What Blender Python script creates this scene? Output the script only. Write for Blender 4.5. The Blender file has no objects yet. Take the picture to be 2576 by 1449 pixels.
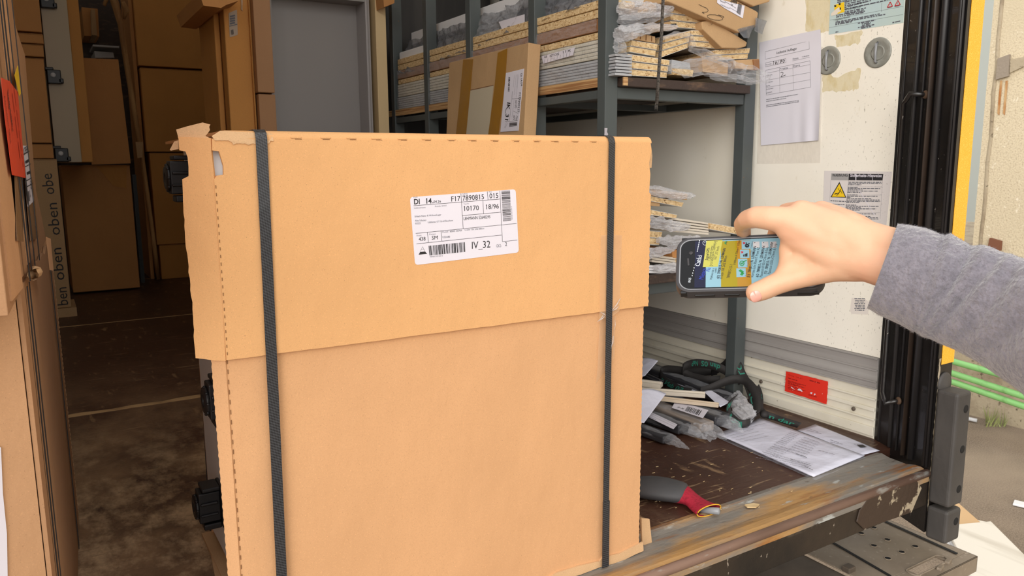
import bpy, bmesh, math, random
from mathutils import Vector, Matrix, noise
V = Vector
R = math.radians
sc = bpy.context.scene
col = sc.collection

# ------------------------------------------------------------------ camera
FP = 1931.6                                   # focal length in pixels of the 2576 px wide frame
YAW, PIT, ROL = 0.55132729, 0.15952961, -0.00753365
CAM = V((0, 0, 0.80))
cy_, sy_ = math.cos(YAW), math.sin(YAW)
cp_, sp_ = math.cos(PIT), math.sin(PIT)
FW = V((sy_*cp_, cy_*cp_, -sp_))
_r = V((cy_, -sy_, 0)); _u = _r.cross(FW)
RT = math.cos(ROL)*_r + math.sin(ROL)*_u
UP = -math.sin(ROL)*_r + math.cos(ROL)*_u
cd = bpy.data.cameras.new('camera'); cam = bpy.data.objects.new('camera', cd); col.objects.link(cam)
cd.sensor_width = 36.0; cd.lens = FP/2576*36.0; cd.clip_start = 0.02; cd.clip_end = 200
cam.matrix_world = Matrix(((RT.x, UP.x, -FW.x, CAM.x), (RT.y, UP.y, -FW.y, CAM.y), (RT.z, UP.z, -FW.z, CAM.z), (0, 0, 0, 1)))
cd.dof.use_dof = True; cd.dof.focus_distance = 1.25; cd.dof.aperture_fstop = 20.0
sc.camera = cam

# ------------------------------------------------------------------ sky, light, exposure
w = bpy.data.worlds.new('overcast_sky'); sc.world = w; w.use_nodes = True
nt = w.node_tree; nt.nodes.clear()
o_ = nt.nodes.new('ShaderNodeOutputWorld'); b_ = nt.nodes.new('ShaderNodeBackground')
tc = nt.nodes.new('ShaderNodeTexCoord'); sx = nt.nodes.new('ShaderNodeSeparateXYZ'); cr = nt.nodes.new('ShaderNodeValToRGB')
nt.links.new(tc.outputs['Generated'], sx.inputs[0]); nt.links.new(sx.outputs['Z'], cr.inputs[0])
nt.links.new(cr.outputs[0], b_.inputs[0]); nt.links.new(b_.outputs[0], o_.inputs[0])
cr.color_ramp.elements[0].position = 0.0; cr.color_ramp.elements[0].color = (1.0, 0.975, 0.94, 1)
cr.color_ramp.elements[1].position = 0.9; cr.color_ramp.elements[1].color = (0.80, 0.80, 0.81, 1)
b_.inputs[1].default_value = 1.5
sd = bpy.data.lights.new('veiled_sun', 'SUN'); sun = bpy.data.objects.new('veiled_sun', sd); col.objects.link(sun)
sd.energy = 1.5; sd.angle = R(40); sd.color = (1.0, 0.96, 0.9)
sun.rotation_euler = V((0.74, 0.64, -0.30)).to_track_quat('-Z', 'Y').to_euler()
sc.view_settings.view_transform = 'Standard'; sc.view_settings.look = 'None'
sc.view_settings.exposure = 0.22; sc.view_settings.gamma = 1.0; sc.view_settings.use_curve_mapping = False

# ------------------------------------------------------------------ geometry helpers
def ray(x, y): return FW + RT*((x-1288)/FP) - UP*((y-724.5)/FP)
def PZ(x, y, z=0.0): d = ray(x, y); return CAM + d*((z-CAM.z)/d.z)
def PY(x, y, Y): d = ray(x, y); return CAM + d*(Y/d.y)
def PX(x, y, X): d = ray(x, y); return CAM + d*(X/d.x)
def PD(x, y, dd): return CAM + ray(x, y)*dd
def PP(x, y, p0, n): d = ray(x, y); return CAM + d*((p0-CAM).dot(n)/d.dot(n))

def s2l(c): return tuple(((v/255)/12.92 if v/255 <= .04045 else ((v/255+.055)/1.055)**2.4) for v in c)

class G:
    """collects shapes in world metres and links them as ONE mesh object"""
    def __init__(s): s.bm = bmesh.new()
    def face(s, pts, smooth=False):
        f = s.bm.faces.new([s.bm.verts.new(p) for p in pts]); f.smooth = smooth; return s
    def hexa(s, b, t, mi=0):
        """b, t: four bottom and four top corners in the same order"""
        vb = [s.bm.verts.new(p) for p in b]; vt = [s.bm.verts.new(p) for p in t]
        n = len(vb)
        fs = [s.bm.faces.new(vb[::-1]), s.bm.faces.new(vt)]
        for i in range(n): fs.append(s.bm.faces.new([vb[i], vb[(i+1) % n], vt[(i+1) % n], vt[i]]))
        for f in fs: f.material_index = mi
        return s
    def box(s, a, b, bev=0.0):
        x0, x1 = sorted((a[0], b[0])); y0, y1 = sorted((a[1], b[1])); z0, z1 = sorted((a[2], b[2]))
        return s.hexa([V((x0, y0, z0)), V((x1, y0, z0)), V((x1, y1, z0)), V((x0, y1, z0))],
                      [V((x0, y0, z1)), V((x1, y0, z1)), V((x1, y1, z1)), V((x0, y1, z1))])
    def prism(s, pts, d):
        """polygon pts (world) extruded by vector d"""
        return s.hexa([V(p) for p in pts], [V(p)+V(d) for p in pts])
    def obox(s, c, ax, ay, az):
        """oriented box: centre and three half axes"""
        c = V(c); ax = V(ax); ay = V(ay); az = V(az)
        return s.hexa([c-ax-ay-az, c+ax-ay-az, c+ax+ay-az, c-ax+ay-az], [c-ax-ay+az, c+ax-ay+az, c+ax+ay+az, c-ax+ay+az])
    def rings(s, rs, cap=True, closed=True, smooth=True):
        vs = [[s.bm.verts.new(p) for p in r] for r in rs]
        n = len(vs[0])
        for a, b in zip(vs, vs[1:]):
            for i in range(n if closed else n-1):
                f = s.bm.faces.new([a[i], a[(i+1) % n], b[(i+1) % n], b[i]]); f.smooth = smooth
        if cap and closed:
            for r in (vs[0][::-1], vs[-1]):
                f = s.bm.faces.new(r); f.smooth = smooth
        return s
    def tube(s, pts, r, n=12, flat=1.0, cap=True):
        pts = [V(p) for p in pts]; rs = []
        rr = r if isinstance(r, (list, tuple)) else [r]*len(pts)
        ref = V((0.03, 0.05, 1)).normalized()
        for i, p in enumerate(pts):
            t = (pts[min(i+1, len(pts)-1)]-pts[max(i-1, 0)]).normalized()
            rf = ref if abs(t.dot(ref)) < .95 else V((1, .1, 0)).normalized()
            a = t.cross(rf).normalized(); b = a.cross(t)
            rs.append([p + a*math.cos(2*math.pi*k/n)*rr[i] + b*math.sin(2*math.pi*k/n)*rr[i]*flat for k in range(n)])
        return s.rings(rs, cap)
    def ball(s, c, r, ax=None, n=12, m=8):
        c = V(c); a = ax or (V((1, 0, 0)), V((0, 1, 0)), V((0, 0, 1)))
        r = r if isinstance(r, (tuple, list)) else (r, r, r)
        rs = []
        for j in range(1, m):
            t = math.pi*j/m
            rs.append([c + a[0]*r[0]*math.sin(t)*math.cos(2*math.pi*k/n) + a[1]*r[1]*math.sin(t)*math.sin(2*math.pi*k/n) + a[2]*r[2]*math.cos(t) for k in range(n)])
        return s.rings(rs[::-1])
    def lathe(s, prof, c, ax, n=32):
        """prof: (radius, height) pairs; ax: axis unit vector"""
        ax = V(ax).normalized(); a = ax.orthogonal().normalized(); b = ax.cross(a); c = V(c)
        rs = [[c + ax*h + (a*math.cos(2*math.pi*k/n)+b*math.sin(2*math.pi*k/n))*r for k in range(n)] for r, h in prof]
        return s.rings(rs, True)
    def grid(s, f, nu, nv, smooth=True, thick=0.0):
        P = [[V(f(i/nu, j/nv)) for j in range(nv+1)] for i in range(nu+1)]
        vs = [[s.bm.verts.new(p) for p in r] for r in P]
        for i in range(nu):
            for j in range(nv):
                q = s.bm.faces.new([vs[i][j], vs[i+1][j], vs[i+1][j+1], vs[i][j+1]]); q.smooth = smooth
        return s
    def build(s, name, m, parent=None, bev=0.0, solid=0.0, seg=2, label=None, sub=0, off=0.0):
        bm = s.bm
        bmesh.ops.recalc_face_normals(bm, faces=bm.faces)
        if parent is not None: org = V(parent['_o'])
        else:
            c = V((0, 0, 0)); zs = 1e9
            for v in bm.verts: c += v.co; zs = min(zs, v.co.z)
            c /= max(1, len(bm.verts)); org = V((c.x, c.y, zs))
        for v in bm.verts: v.co -= org
        me = bpy.data.meshes.new(name); bm.to_mesh(me); bm.free()
        ms = m if isinstance(m, (list, tuple)) else [m]
        for k in ms: me.materials.append(k)
        o = bpy.data.objects.new(name, me); col.objects.link(o)
        if parent is not None: o.parent = parent
        else: o.location = org
        o['_o'] = tuple(org)
        if solid:
            md = o.modifiers.new('thickness', 'SOLIDIFY'); md.thickness = solid; md.offset = off
        if bev:
            md = o.modifiers.new('bevel', 'BEVEL'); md.width = bev; md.segments = seg; md.limit_method = 'ANGLE'; md.angle_limit = R(40)
        if sub:
            md = o.modifiers.new('sub', 'SUBSURF'); md.levels = sub; md.render_levels = sub
        if label: o['label'] = label
        return o

def tag(o, label, cat, group=None):
    o['label'] = label; o['category'] = cat
    if group: o['group'] = group
    return o
def thing(name, label, cat, loc, group=None):
    o = bpy.data.objects.new(name, None); col.objects.link(o); o.location = loc; o['_o'] = tuple(loc)
    o.empty_display_size = .05
    return tag(o, label, cat, group)
def struct(o, label=None):
    o['kind'] = 'structure'
    if label: o['label'] = label
    return o

# ------------------------------------------------------------------ materials
def N(nt, t, **k):
    n = nt.nodes.new(t)
    for a, b in k.items(): setattr(n, a, b)
    return n
def mat(name, c, rough=.6, amax=None, metal=0.0, var=(), bump=(), alpha=None, emit=0.0, sheen=0.0, coat=0.0, spec=.5, sss=0.0, trans=0.0):
    """var: (noise scale, lo, hi, colour, stretch xyz, detail[, axis, from, to]) layers; bump: (scale, strength, stretch) layers"""
    m = bpy.data.materials.new(name); m.use_nodes = True; nt = m.node_tree; L = nt.links.new
    p = nt.nodes['Principled BSDF']; tc = N(nt, 'ShaderNodeTexCoord')
    cl = s2l(c)
    p.inputs['Base Color'].default_value = (*cl, 1); p.inputs['Roughness'].default_value = rough; p.inputs['Metallic'].default_value = metal
    p.inputs['Specular IOR Level'].default_value = spec; p.inputs['Coat Weight'].default_value = coat
    p.inputs['Sheen Weight'].default_value = sheen; p.inputs['Subsurface Weight'].default_value = sss
    if sss: p.inputs['Subsurface Radius'].default_value = (.012, .005, .003)
    m.diffuse_color = (*cl, 1)
    cur = None
    for i, v in enumerate(var):
        sc_, lo, hi, c2, st, det = v[:6]
        mp = N(nt, 'ShaderNodeMapping'); mp.inputs['Scale'].default_value = st; mp.inputs['Location'].default_value = (i*3.1, i*1.7, i*.9)
        L(tc.outputs['Object'], mp.inputs[0])
        if det == 'vor':
            nz = N(nt, 'ShaderNodeTexVoronoi', feature='DISTANCE_TO_EDGE'); nz.inputs['Scale'].default_value = sc_; src = nz.outputs['Distance']
        else:
            nz = N(nt, 'ShaderNodeTexNoise'); nz.inputs['Scale'].default_value = sc_; nz.inputs['Detail'].default_value = det; nz.inputs['Roughness'].default_value = .6 if det < 8 else .7; src = nz.outputs['Fac']
        L(mp.outputs[0], nz.inputs['Vector'])
        mr = N(nt, 'ShaderNodeMapRange'); mr.inputs['From Min'].default_value = lo; mr.inputs['From Max'].default_value = hi
        L(src, mr.inputs['Value']); fac = mr.outputs[0]
        if len(v) > 6:
            sp = N(nt, 'ShaderNodeSeparateXYZ'); L(tc.outputs['Object'], sp.inputs[0])
            m2 = N(nt, 'ShaderNodeMapRange'); m2.inputs['From Min'].default_value = v[7]; m2.inputs['From Max'].default_value = v[8]
            L(sp.outputs['XYZ'.index(v[6])], m2.inputs['Value'])
            mu = N(nt, 'ShaderNodeMath', operation='MULTIPLY'); L(fac, mu.inputs[0]); L(m2.outputs[0], mu.inputs[1]); fac = mu.outputs[0]
            if len(v) > 9:
                m3 = N(nt, 'ShaderNodeMapRange'); m3.inputs['From Min'].default_value = v[10]; m3.inputs['From Max'].default_value = v[11]
                L(sp.outputs['XYZ'.index(v[9])], m3.inputs['Value'])
                mu = N(nt, 'ShaderNodeMath', operation='MULTIPLY'); L(fac, mu.inputs[0]); L(m3.outputs[0], mu.inputs[1]); fac = mu.outputs[0]
        mx = N(nt, 'ShaderNodeMix', data_type='RGBA'); L(fac, mx.inputs['Factor'])
        if cur is None: mx.inputs[6].default_value = (*cl, 1)
        else: L(cur, mx.inputs[6])
        mx.inputs[7].default_value = (*s2l(c2), 1); cur = mx.outputs[2]
    if cur is not None: L(cur, p.inputs['Base Color'])
    nrm = None
    for sc_, st_, sr in bump:
        mp = N(nt, 'ShaderNodeMapping'); mp.inputs['Scale'].default_value = sr; L(tc.outputs['Object'], mp.inputs[0])
        nz = N(nt, 'ShaderNodeTexNoise'); nz.inputs['Scale'].default_value = sc_; nz.inputs['Detail'].default_value = 4; L(mp.outputs[0], nz.inputs['Vector'])
        bp = N(nt, 'ShaderNodeBump'); bp.inputs['Strength'].default_value = st_; bp.inputs['Distance'].default_value = 1.0/sc_*.5
        L(nz.outputs['Fac'], bp.inputs['Height'])
        if nrm: L(nrm, bp.inputs['Normal'])
        nrm = bp.outputs[0]
    if nrm: L(nrm, p.inputs['Normal'])
    if emit:
        if cur is not None: L(cur, p.inputs['Emission Color'])
        else: p.inputs['Emission Color'].default_value = (*cl, 1)
        p.inputs['Emission Strength'].default_value = emit
    if alpha is not None:
        out = nt.nodes['Material Output']; tr = N(nt, 'ShaderNodeBsdfTransparent'); mx = N(nt, 'ShaderNodeMixShader')
        lw = N(nt, 'ShaderNodeLayerWeight'); lw.inputs[0].default_value = .35
        mr = N(nt, 'ShaderNodeMapRange'); mr.inputs['To Min'].default_value = alpha; mr.inputs['To Max'].default_value = amax or min(1, alpha+.5)
        L(lw.outputs['Facing'], mr.inputs['Value'])
        if nrm: L(nrm, lw.inputs['Normal'])
        L(mr.outputs[0], mx.inputs[0]); L(tr.outputs[0], mx.inputs[1]); L(p.outputs[0], mx.inputs[2]); L(mx.outputs[0], out.inputs[0])
    return m

I1 = (1, 1, 1)
def card(name, c, d=0.86, fine=True):
    dk = tuple(int(v*d) for v in c); lt = tuple(min(255, int(v*1.06)) for v in c)
    return mat(name, c, .78, var=[(3.0, .35, .75, dk, I1, 3), (420, .50, .75, dk, (1, 1, 1), 3), (520, .60, .78, lt, I1, 2), (700, .72, .80, tuple(int(v*.66) for v in c), I1, 1)],
               bump=[(350, .12, I1), (12, .12, (1, 1, .6))], spec=.25)
M_cap = card('cardboard_golden', (228, 175, 120), .95)
M_body = card('cardboard_tan', (219, 169, 123), .95)
M_torn = card('cardboard_torn', (222, 182, 138), .9)
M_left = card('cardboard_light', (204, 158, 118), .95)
M_leftd = card('cardboard_shade', (178, 136, 100), .95)  # darker copy of the light cardboard, side shade put into the colour
M_card = card('cardboard_brown', (204, 146, 90), .95)
M_card2 = card('cardboard_ochre', (206, 146, 80), .95)
M_cardp = card('cardboard_parcel', (196, 160, 118), .93)
M_perf = mat('perforation_brown', (128, 88, 54), .9)
M_ceil = mat('roof_panel_white', (215, 212, 205), .6)
def _translucent(m, c, f):
    nt = m.node_tree; t = N(nt, 'ShaderNodeBsdfTranslucent'); t.inputs[0].default_value = (*c, 1); x = N(nt, 'ShaderNodeMixShader'); x.inputs[0].default_value = f
    nt.links.new(nt.nodes['Principled BSDF'].outputs[0], x.inputs[1]); nt.links.new(t.outputs[0], x.inputs[2]); nt.links.new(x.outputs[0], nt.nodes['Material Output'].inputs[0])
_translucent(M_ceil, (.9, .80, .66), .07)  # translucency added so extra light reaches the load deep inside
M_white = mat('white_board', (240, 240, 243), .35)
M_whited = mat('white_board_matt', (205, 205, 208), .45, var=[(4, .4, .8, (188, 188, 190), I1, 2)])
M_blackp = mat('black_plastic', (24, 24, 27), .42, var=[(300, .6, .8, (40, 40, 43), I1, 2)], bump=[(250, .1, I1)])
M_strap = None
def weave_mat():
    m = mat('woven_strap', (42, 43, 46), .38, coat=.2)
    nt = m.node_tree; L = nt.links.new; p = nt.nodes['Principled BSDF']; tc = nt.nodes['Texture Coordinate']
    mp = N(nt, 'ShaderNodeMapping'); mp.inputs['Rotation'].default_value = (0, R(28), 0); mp.inputs['Scale'].default_value = (1, 1, .55)
    wv = N(nt, 'ShaderNodeTexChecker'); wv.inputs['Scale'].default_value = 620
    L(tc.outputs['Object'], mp.inputs[0]); L(mp.outputs[0], wv.inputs['Vector'])
    wv.inputs['Color1'].default_value = (*s2l((24, 24, 27)), 1); wv.inputs['Color2'].default_value = (*s2l((66, 68, 72)), 1)
    L(wv.outputs['Color'], p.inputs['Base Color'])
    bp = N(nt, 'ShaderNodeBump'); bp.inputs['Strength'].default_value = .4; bp.inputs['Distance'].default_value = .001
    L(wv.outputs['Fac'], bp.inputs['Height']); L(bp.outputs[0], p.inputs['Normal'])
    return m
M_strap = weave_mat()
M_label = mat('label_paper', (228, 224, 234), .45)
M_paper = mat('white_paper', (222, 222, 236), .6, var=[(3, .4, .8, (212, 212, 228), I1, 2)], bump=[(9, .25, I1)])
M_ink = mat('black_ink', (38, 36, 40), .6)
M_inkg = mat('grey_ink', (132, 130, 140), .6)
M_inkb = mat('faded_ink', (96, 98, 108), .6)
M_steel = mat('slate_paint', (80, 86, 86), .45, var=[(3, .45, .75, (70, 75, 76), I1, 3), (55, .70, .76, (120, 88, 62), I1, 4)], bump=[(60, .05, I1)], spec=.4)
M_steeld = mat('slate_paint_dark', (62, 68, 70), .5)
M_chip = mat('chipboard_core', (208, 176, 128), .85, var=[(150, .42, .62, (232, 206, 160), (.5, .5, 1), 3), (190, .58, .66, (160, 116, 66), (.45, .45, 1), 3), (260, .64, .70, (104, 70, 38), (.5, .5, 1), 2)], bump=[(200, .5, I1)])
M_lam = mat('white_laminate', (206, 204, 200), .4)
M_ply = mat('plywood_edge', (206, 168, 118), .7, var=[(220, .4, .6, (158, 112, 70), (.02, .02, 1), 2)], bump=[(200, .2, (.05, .05, 1))])
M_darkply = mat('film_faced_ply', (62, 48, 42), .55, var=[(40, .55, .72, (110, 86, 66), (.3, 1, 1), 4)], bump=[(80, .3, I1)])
M_film = mat('clear_film', (240, 242, 248), .10, alpha=.06, amax=.42, bump=[(45, 1.0, (1, 1, 2.2)), (130, .6, I1)], spec=1.0)
M_filmc = mat('milky_film', (238, 238, 242), .14, alpha=.24, amax=.7, bump=[(40, 1.0, (1, 1, 2.2)), (120, .6, I1)], spec=1.0)
M_filmd = mat('grey_film', (110, 112, 118), .15, alpha=.6, bump=[(30, .8, I1)], spec=.9)
M_tapec = mat('clear_tape', (232, 200, 162), .22, alpha=.22, bump=[(60, .2, I1)], spec=.6)
M_tapeb = mat('brown_tape', (158, 112, 36), .25, bump=[(14, .3, (1, .4, .4))], spec=.6)
M_alu = mat('aluminium_rail', (168, 164, 160), .45, .0, var=[(3, .4, .7, (144, 139, 136), (1, .15, 6), 4), (60, .62, .72, (168, 166, 162), (1, .2, 2), 4)], bump=[(80, .15, (1, .05, 1))])
M_walllow = mat('wall_profile_white', (226, 220, 204), .5, var=[(4, .5, .8, (208, 200, 178), I1, 4), (70, .70, .74, (120, 108, 88), (1, .5, 1), 4)], bump=[(60, .05, I1)])
M_wall = mat('wall_panel_cream', (250, 245, 233), .42, var=[(2.0, .45, .8, (244, 237, 219), I1, 3), (26, .66, .80, (216, 204, 176), (1, 1, .4), 5),
             (210, .635, .70, (118, 108, 92), (1, 1, .5), 4, 'Y', -3.62, -3.98)], bump=[(5, .05, I1)])
M_wallr = mat('roof_lining_white', (206, 202, 194), .6)
M_glue = mat('yellowed_adhesive', (242, 230, 190), .5, var=[(40, .5, .65, (226, 208, 150), (1, 1, .4), 4)], bump=[(40, .3, I1)], alpha=.42)
M_black = mat('black_paint', (26, 24, 24), .35, var=[(4, .45, .8, (44, 38, 34), (1, 1, .25), 4), (130, .70, .735, (176, 168, 160), (1, 1, .6), 4)], bump=[(40, .08, I1)], coat=.3)
M_rubber = mat('seal_rubber', (38, 36, 37), .42, var=[(8, .45, .75, (70, 66, 64), (1, 1, .15), 3)])
M_bump = mat('buffer_rubber', (66, 63, 61), .62, var=[(5, .4, .8, (88, 84, 80), (1, 1, .5), 4)], bump=[(90, .15, I1)])
M_hole = mat('dark_hole', (16, 15, 15), .8)
def yellow_mat():
    m = mat('retroreflective_yellow', (248, 176, 34), .4, var=[(300, .10, .02, (255, 208, 92), I1, 'vor')])
    return m
M_yell = yellow_mat()
M_rust = mat('rusty_sill_steel', (128, 122, 114), .55, .15, var=[(6, .48, .62, (176, 136, 84), (.35, 1.6, 1), 5), (14, .56, .68, (150, 96, 46), (.25, 1.5, 1), 5), (22, .62, .7, (176, 178, 174), (.5, 1.6, 1), 5), (34, .64, .72, (74, 58, 46), (.4, 1.5, 1), 5)],
             bump=[(50, .35, (.4, 1, 1))])
M_rustlip = mat('rubbed_brown_steel', (140, 112, 98), .45, .2, var=[(7, .5, .7, (106, 82, 70), (.2, 1, 1), 4), (30, .62, .7, (168, 164, 158), (.3, 1, 1), 4)], bump=[(60, .2, (.3, 1, 1))])
M_chipblk = mat('chipped_black_paint', (30, 27, 25), .38, var=[(9, .42, .7, (58, 48, 38), (.4, 1, .4), 4), (34, .655, .675, (150, 138, 124), (1, 1, .55), 5), (26, .54, .6, (166, 152, 132), (.8, 1, 1), 5, 'Z', .058, .10)], bump=[(40, .15, I1)])
M_bare = mat('bare_galvanised', (168, 156, 136), .5, var=[(30, .5, .7, (140, 120, 92), I1, 4)], bump=[(40, .2, I1)])
M_floor = mat('worn_floor_plywood', (74, 48, 37), .42, var=[
    (3.0, .36, .66, (170, 138, 106), (1.4, .9, 1), 12, 'X', .42, -.02, 'Y', -1.6, -3.3), (2.2, .5, .7, (60, 38, 30), (1, 1, 1), 5), (6, .46, .63, (222, 192, 154), (1.7, 1.0, 1), 14, 'X', .42, -.02, 'Y', -2.4, -3.6), (30, .60, .69, (136, 108, 82), (1.2, 1.0, 1), 8),
    (60, .60, .70, (140, 112, 84), (.5, .12, 1), 6), (46, .63, .71, (156, 130, 100), (.12, 1.2, 1), 6), (150, .70, .76, (176, 146, 112), (.5, .5, 1), 3)],
    bump=[(120, .25, (.3, 1, 1))], spec=.35)
M_joint = mat('bare_wood_joint', (196, 162, 118), .8, var=[(20, .45, .7, (150, 118, 80), (.4, 1, 1), 4)])
M_asph = mat('brownish_asphalt', (150, 134, 116), .95, var=[(120, .35, .6, (112, 98, 84), I1, 6), (260, .6, .7, (196, 182, 162), I1, 3), (1.2, .4, .8, (168, 150, 130), I1, 3)], bump=[(180, .8, I1)])
M_rend = mat('pebble_render', (214, 200, 172), .95, var=[(90, .5, .66, (186, 170, 144), I1, 6), (1.0, .4, .8, (200, 186, 158), I1, 3), (26, .64, .72, (232, 222, 200), I1, 3)], bump=[(80, .7, I1)])
M_conc = mat('weathered_concrete', (176, 162, 138), .9, var=[(5, .45, .7, (140, 124, 102), I1, 6), (30, .6, .7, (100, 88, 70), I1, 4)], bump=[(40, .4, I1)])
M_green = mat('green_pipe_paint', (134, 192, 118), .45, var=[(14, .55, .75, (112, 164, 96), I1, 4), (40, .68, .74, (150, 108, 78), I1, 3)])
M_tarp = mat('pale_tarpaulin', (188, 196, 190), .5)
M_step = mat('dusty_step_steel', (146, 132, 114), .6, .1, var=[(5, .4, .7, (122, 108, 92), I1, 4), (60, .6, .72, (172, 158, 140), I1, 4)], bump=[(90, .15, I1)])
M_stepd = mat('dusty_step_dark', (96, 84, 72), .6, .1, var=[(8, .4, .7, (70, 60, 50), I1, 4)])
M_plank = mat('white_plank', (232, 226, 214), .6, var=[(9, .5, .7, (206, 198, 184), (1, .12, 1), 4)])
M_bplank = mat('bare_plank', (214, 178, 134), .7, var=[(12, .5, .7, (188, 146, 100), (1, .15, 1), 4)])
M_wood = mat('splintered_wood', (196, 152, 98), .7, var=[(16, .45, .65, (150, 106, 62), (1, 1, .12), 5)], bump=[(40, .5, (1, 1, .15))])
M_woods = mat('planed_batten', (222, 196, 150), .6, var=[(10, .45, .7, (196, 166, 116), (1, 1, .1), 4)])
M_greycab = mat('grey_cabinet_inside', (150, 146, 144), .55)
M_greyedge = mat('grey_cabinet_edge', (172, 168, 168), .4)
M_orange = mat('orange_sticker', (238, 82, 52), .4, bump=[(30, .15, I1)])
M_yelsign = mat('signal_yellow', (248, 208, 40), .4)
M_red = mat('red_sticker', (226, 52, 36), .38, var=[(120, .7, .73, (240, 190, 176), I1, 3)])
M_redink = mat('dark_red_ink', (160, 28, 20), .5)
M_redink2 = mat('red_ink', (206, 44, 52), .5)
M_blue = mat('pale_blue_sign', (190, 212, 216), .4, var=[(4, .4, .8, (198, 214, 204), I1, 3)])
M_skin = mat('skin', (230, 184, 150), .48, var=[(16, .45, .85, (234, 174, 144), I1, 3), (140, .5, .9, (232, 180, 146), I1, 3)], bump=[(420, .12, I1), (60, .06, (1, 1, .3))], sss=.12, spec=.35)
M_nail = mat('fingernail', (240, 176, 160), .25, coat=.4)
M_fleece = mat('grey_fleece', (124, 120, 128), .95, var=[(90, .40, .62, (138, 133, 141), (1, 1, 1), 5), (260, .5, .8, (108, 104, 112), I1, 4)], bump=[(170, 1.0, I1), (420, .8, I1)], sheen=.7, spec=.1)
M_case = mat('phone_case_grey', (62, 60, 62), .5, bump=[(300, .1, I1)])
M_caseb = mat('phone_case_black', (26, 26, 28), .38)
M_glass = mat('phone_glass', (8, 8, 10), .06, coat=.15, spec=.25)
M_sblue = mat('screen_light_blue', (128, 166, 180), .12, emit=.18, spec=.2)
M_snavy = mat('screen_navy', (34, 36, 58), .12, emit=.05, spec=.2)
M_solive = mat('screen_olive', (150, 134, 30), .12, emit=.15, spec=.2)
M_sochre = mat('screen_ochre', (164, 122, 44), .12, emit=.15, spec=.2)
M_spop = mat('screen_pale_yellow', (178, 174, 84), .12, emit=.15, spec=.2)
M_sink = mat('screen_black_text', (22, 26, 40), .3)
M_sinkb = mat('screen_blue_text', (36, 60, 176), .3)
M_swhite = mat('screen_white_text', (220, 226, 232), .3, emit=.3)
M_sgreen = mat('screen_green', (36, 140, 70), .3)
M_sred = mat('screen_red', (196, 30, 60), .3)
M_gdark = mat('glove_grey_rubber', (70, 70, 72), .62, bump=[(160, .15, I1)])
M_gred = mat('glove_red_knit', (168, 26, 52), .85, var=[(120, .5, .7, (130, 14, 38), (1, 1, 1), 3)], bump=[(160, .4, I1)])
M_gyel = mat('glove_yellow_hem', (222, 168, 48), .8)
M_web = mat('ratchet_webbing', (46, 43, 42), .7, bump=[(300, .4, I1)])
M_webt = mat('webbing_green_print', (44, 128, 108), .7)
M_cord = mat('braided_cord', (96, 90, 84), .85, var=[(220, .45, .6, (52, 48, 44), I1, 3)], bump=[(240, .8, I1)])
M_darkp = mat('dark_profile', (58, 58, 62), .4)
M_ivory = mat('ivory_strip', (216, 206, 190), .4)
M_bolt = mat('bright_steel', (150, 152, 156), .3, .8)
M_galv = mat('galvanised_cup', (150, 150, 142), .35, .75, var=[(18, .45, .7, (112, 112, 104), I1, 4)], bump=[(60, .2, I1)])
M_mark = mat('marker_pen', (34, 26, 24), .6)
M_brownw = mat('brown_wrap', (150, 104, 66), .5, bump=[(20, .3, I1)])
M_dirt = mat('rust_stain', (170, 112, 62), .9, var=[(20, .45, .7, (206, 176, 130), (1, 1, .3), 4)])

# ------------------------------------------------------------------ writing
_tc = {}
def glyphs(s, bold):
    k = (s, bold)
    if k not in _tc:
        cu = bpy.data.curves.new('t', 'FONT'); cu.body = s; cu.size = 1; cu.offset = .018 if bold else 0; cu.resolution_u = 2
        ob = bpy.data.objects.new('t', cu); col.objects.link(ob)
        me = bpy.data.meshes.new_from_object(ob.evaluated_get(bpy.context.evaluated_depsgraph_get()))
        vs = [(v.co.x, v.co.y) for v in me.vertices]; fs = [tuple(p.vertices) for p in me.polygons]
        bpy.data.objects.remove(ob); bpy.data.curves.remove(cu); bpy.data.meshes.remove(me)
        wd = max([v[0] for v in vs] or [1])
        for i, ch in enumerate(s):               # small flag on every figure one
            if ch == '1':
                xr1 = wd if i == len(s)-1 else (glyphs(s[:i+1], bold)[2])
                xl1 = xr1-(.075 if bold else .06); n0 = len(vs)
                vs += [(xl1+.01, .70), (xl1+.01, .60), (xl1-.10, .52), (xl1-.10, .60)]; fs.append((n0, n0+3, n0+2, n0+1))
        _tc[k] = (vs, fs, wd)
    return _tc[k]
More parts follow.
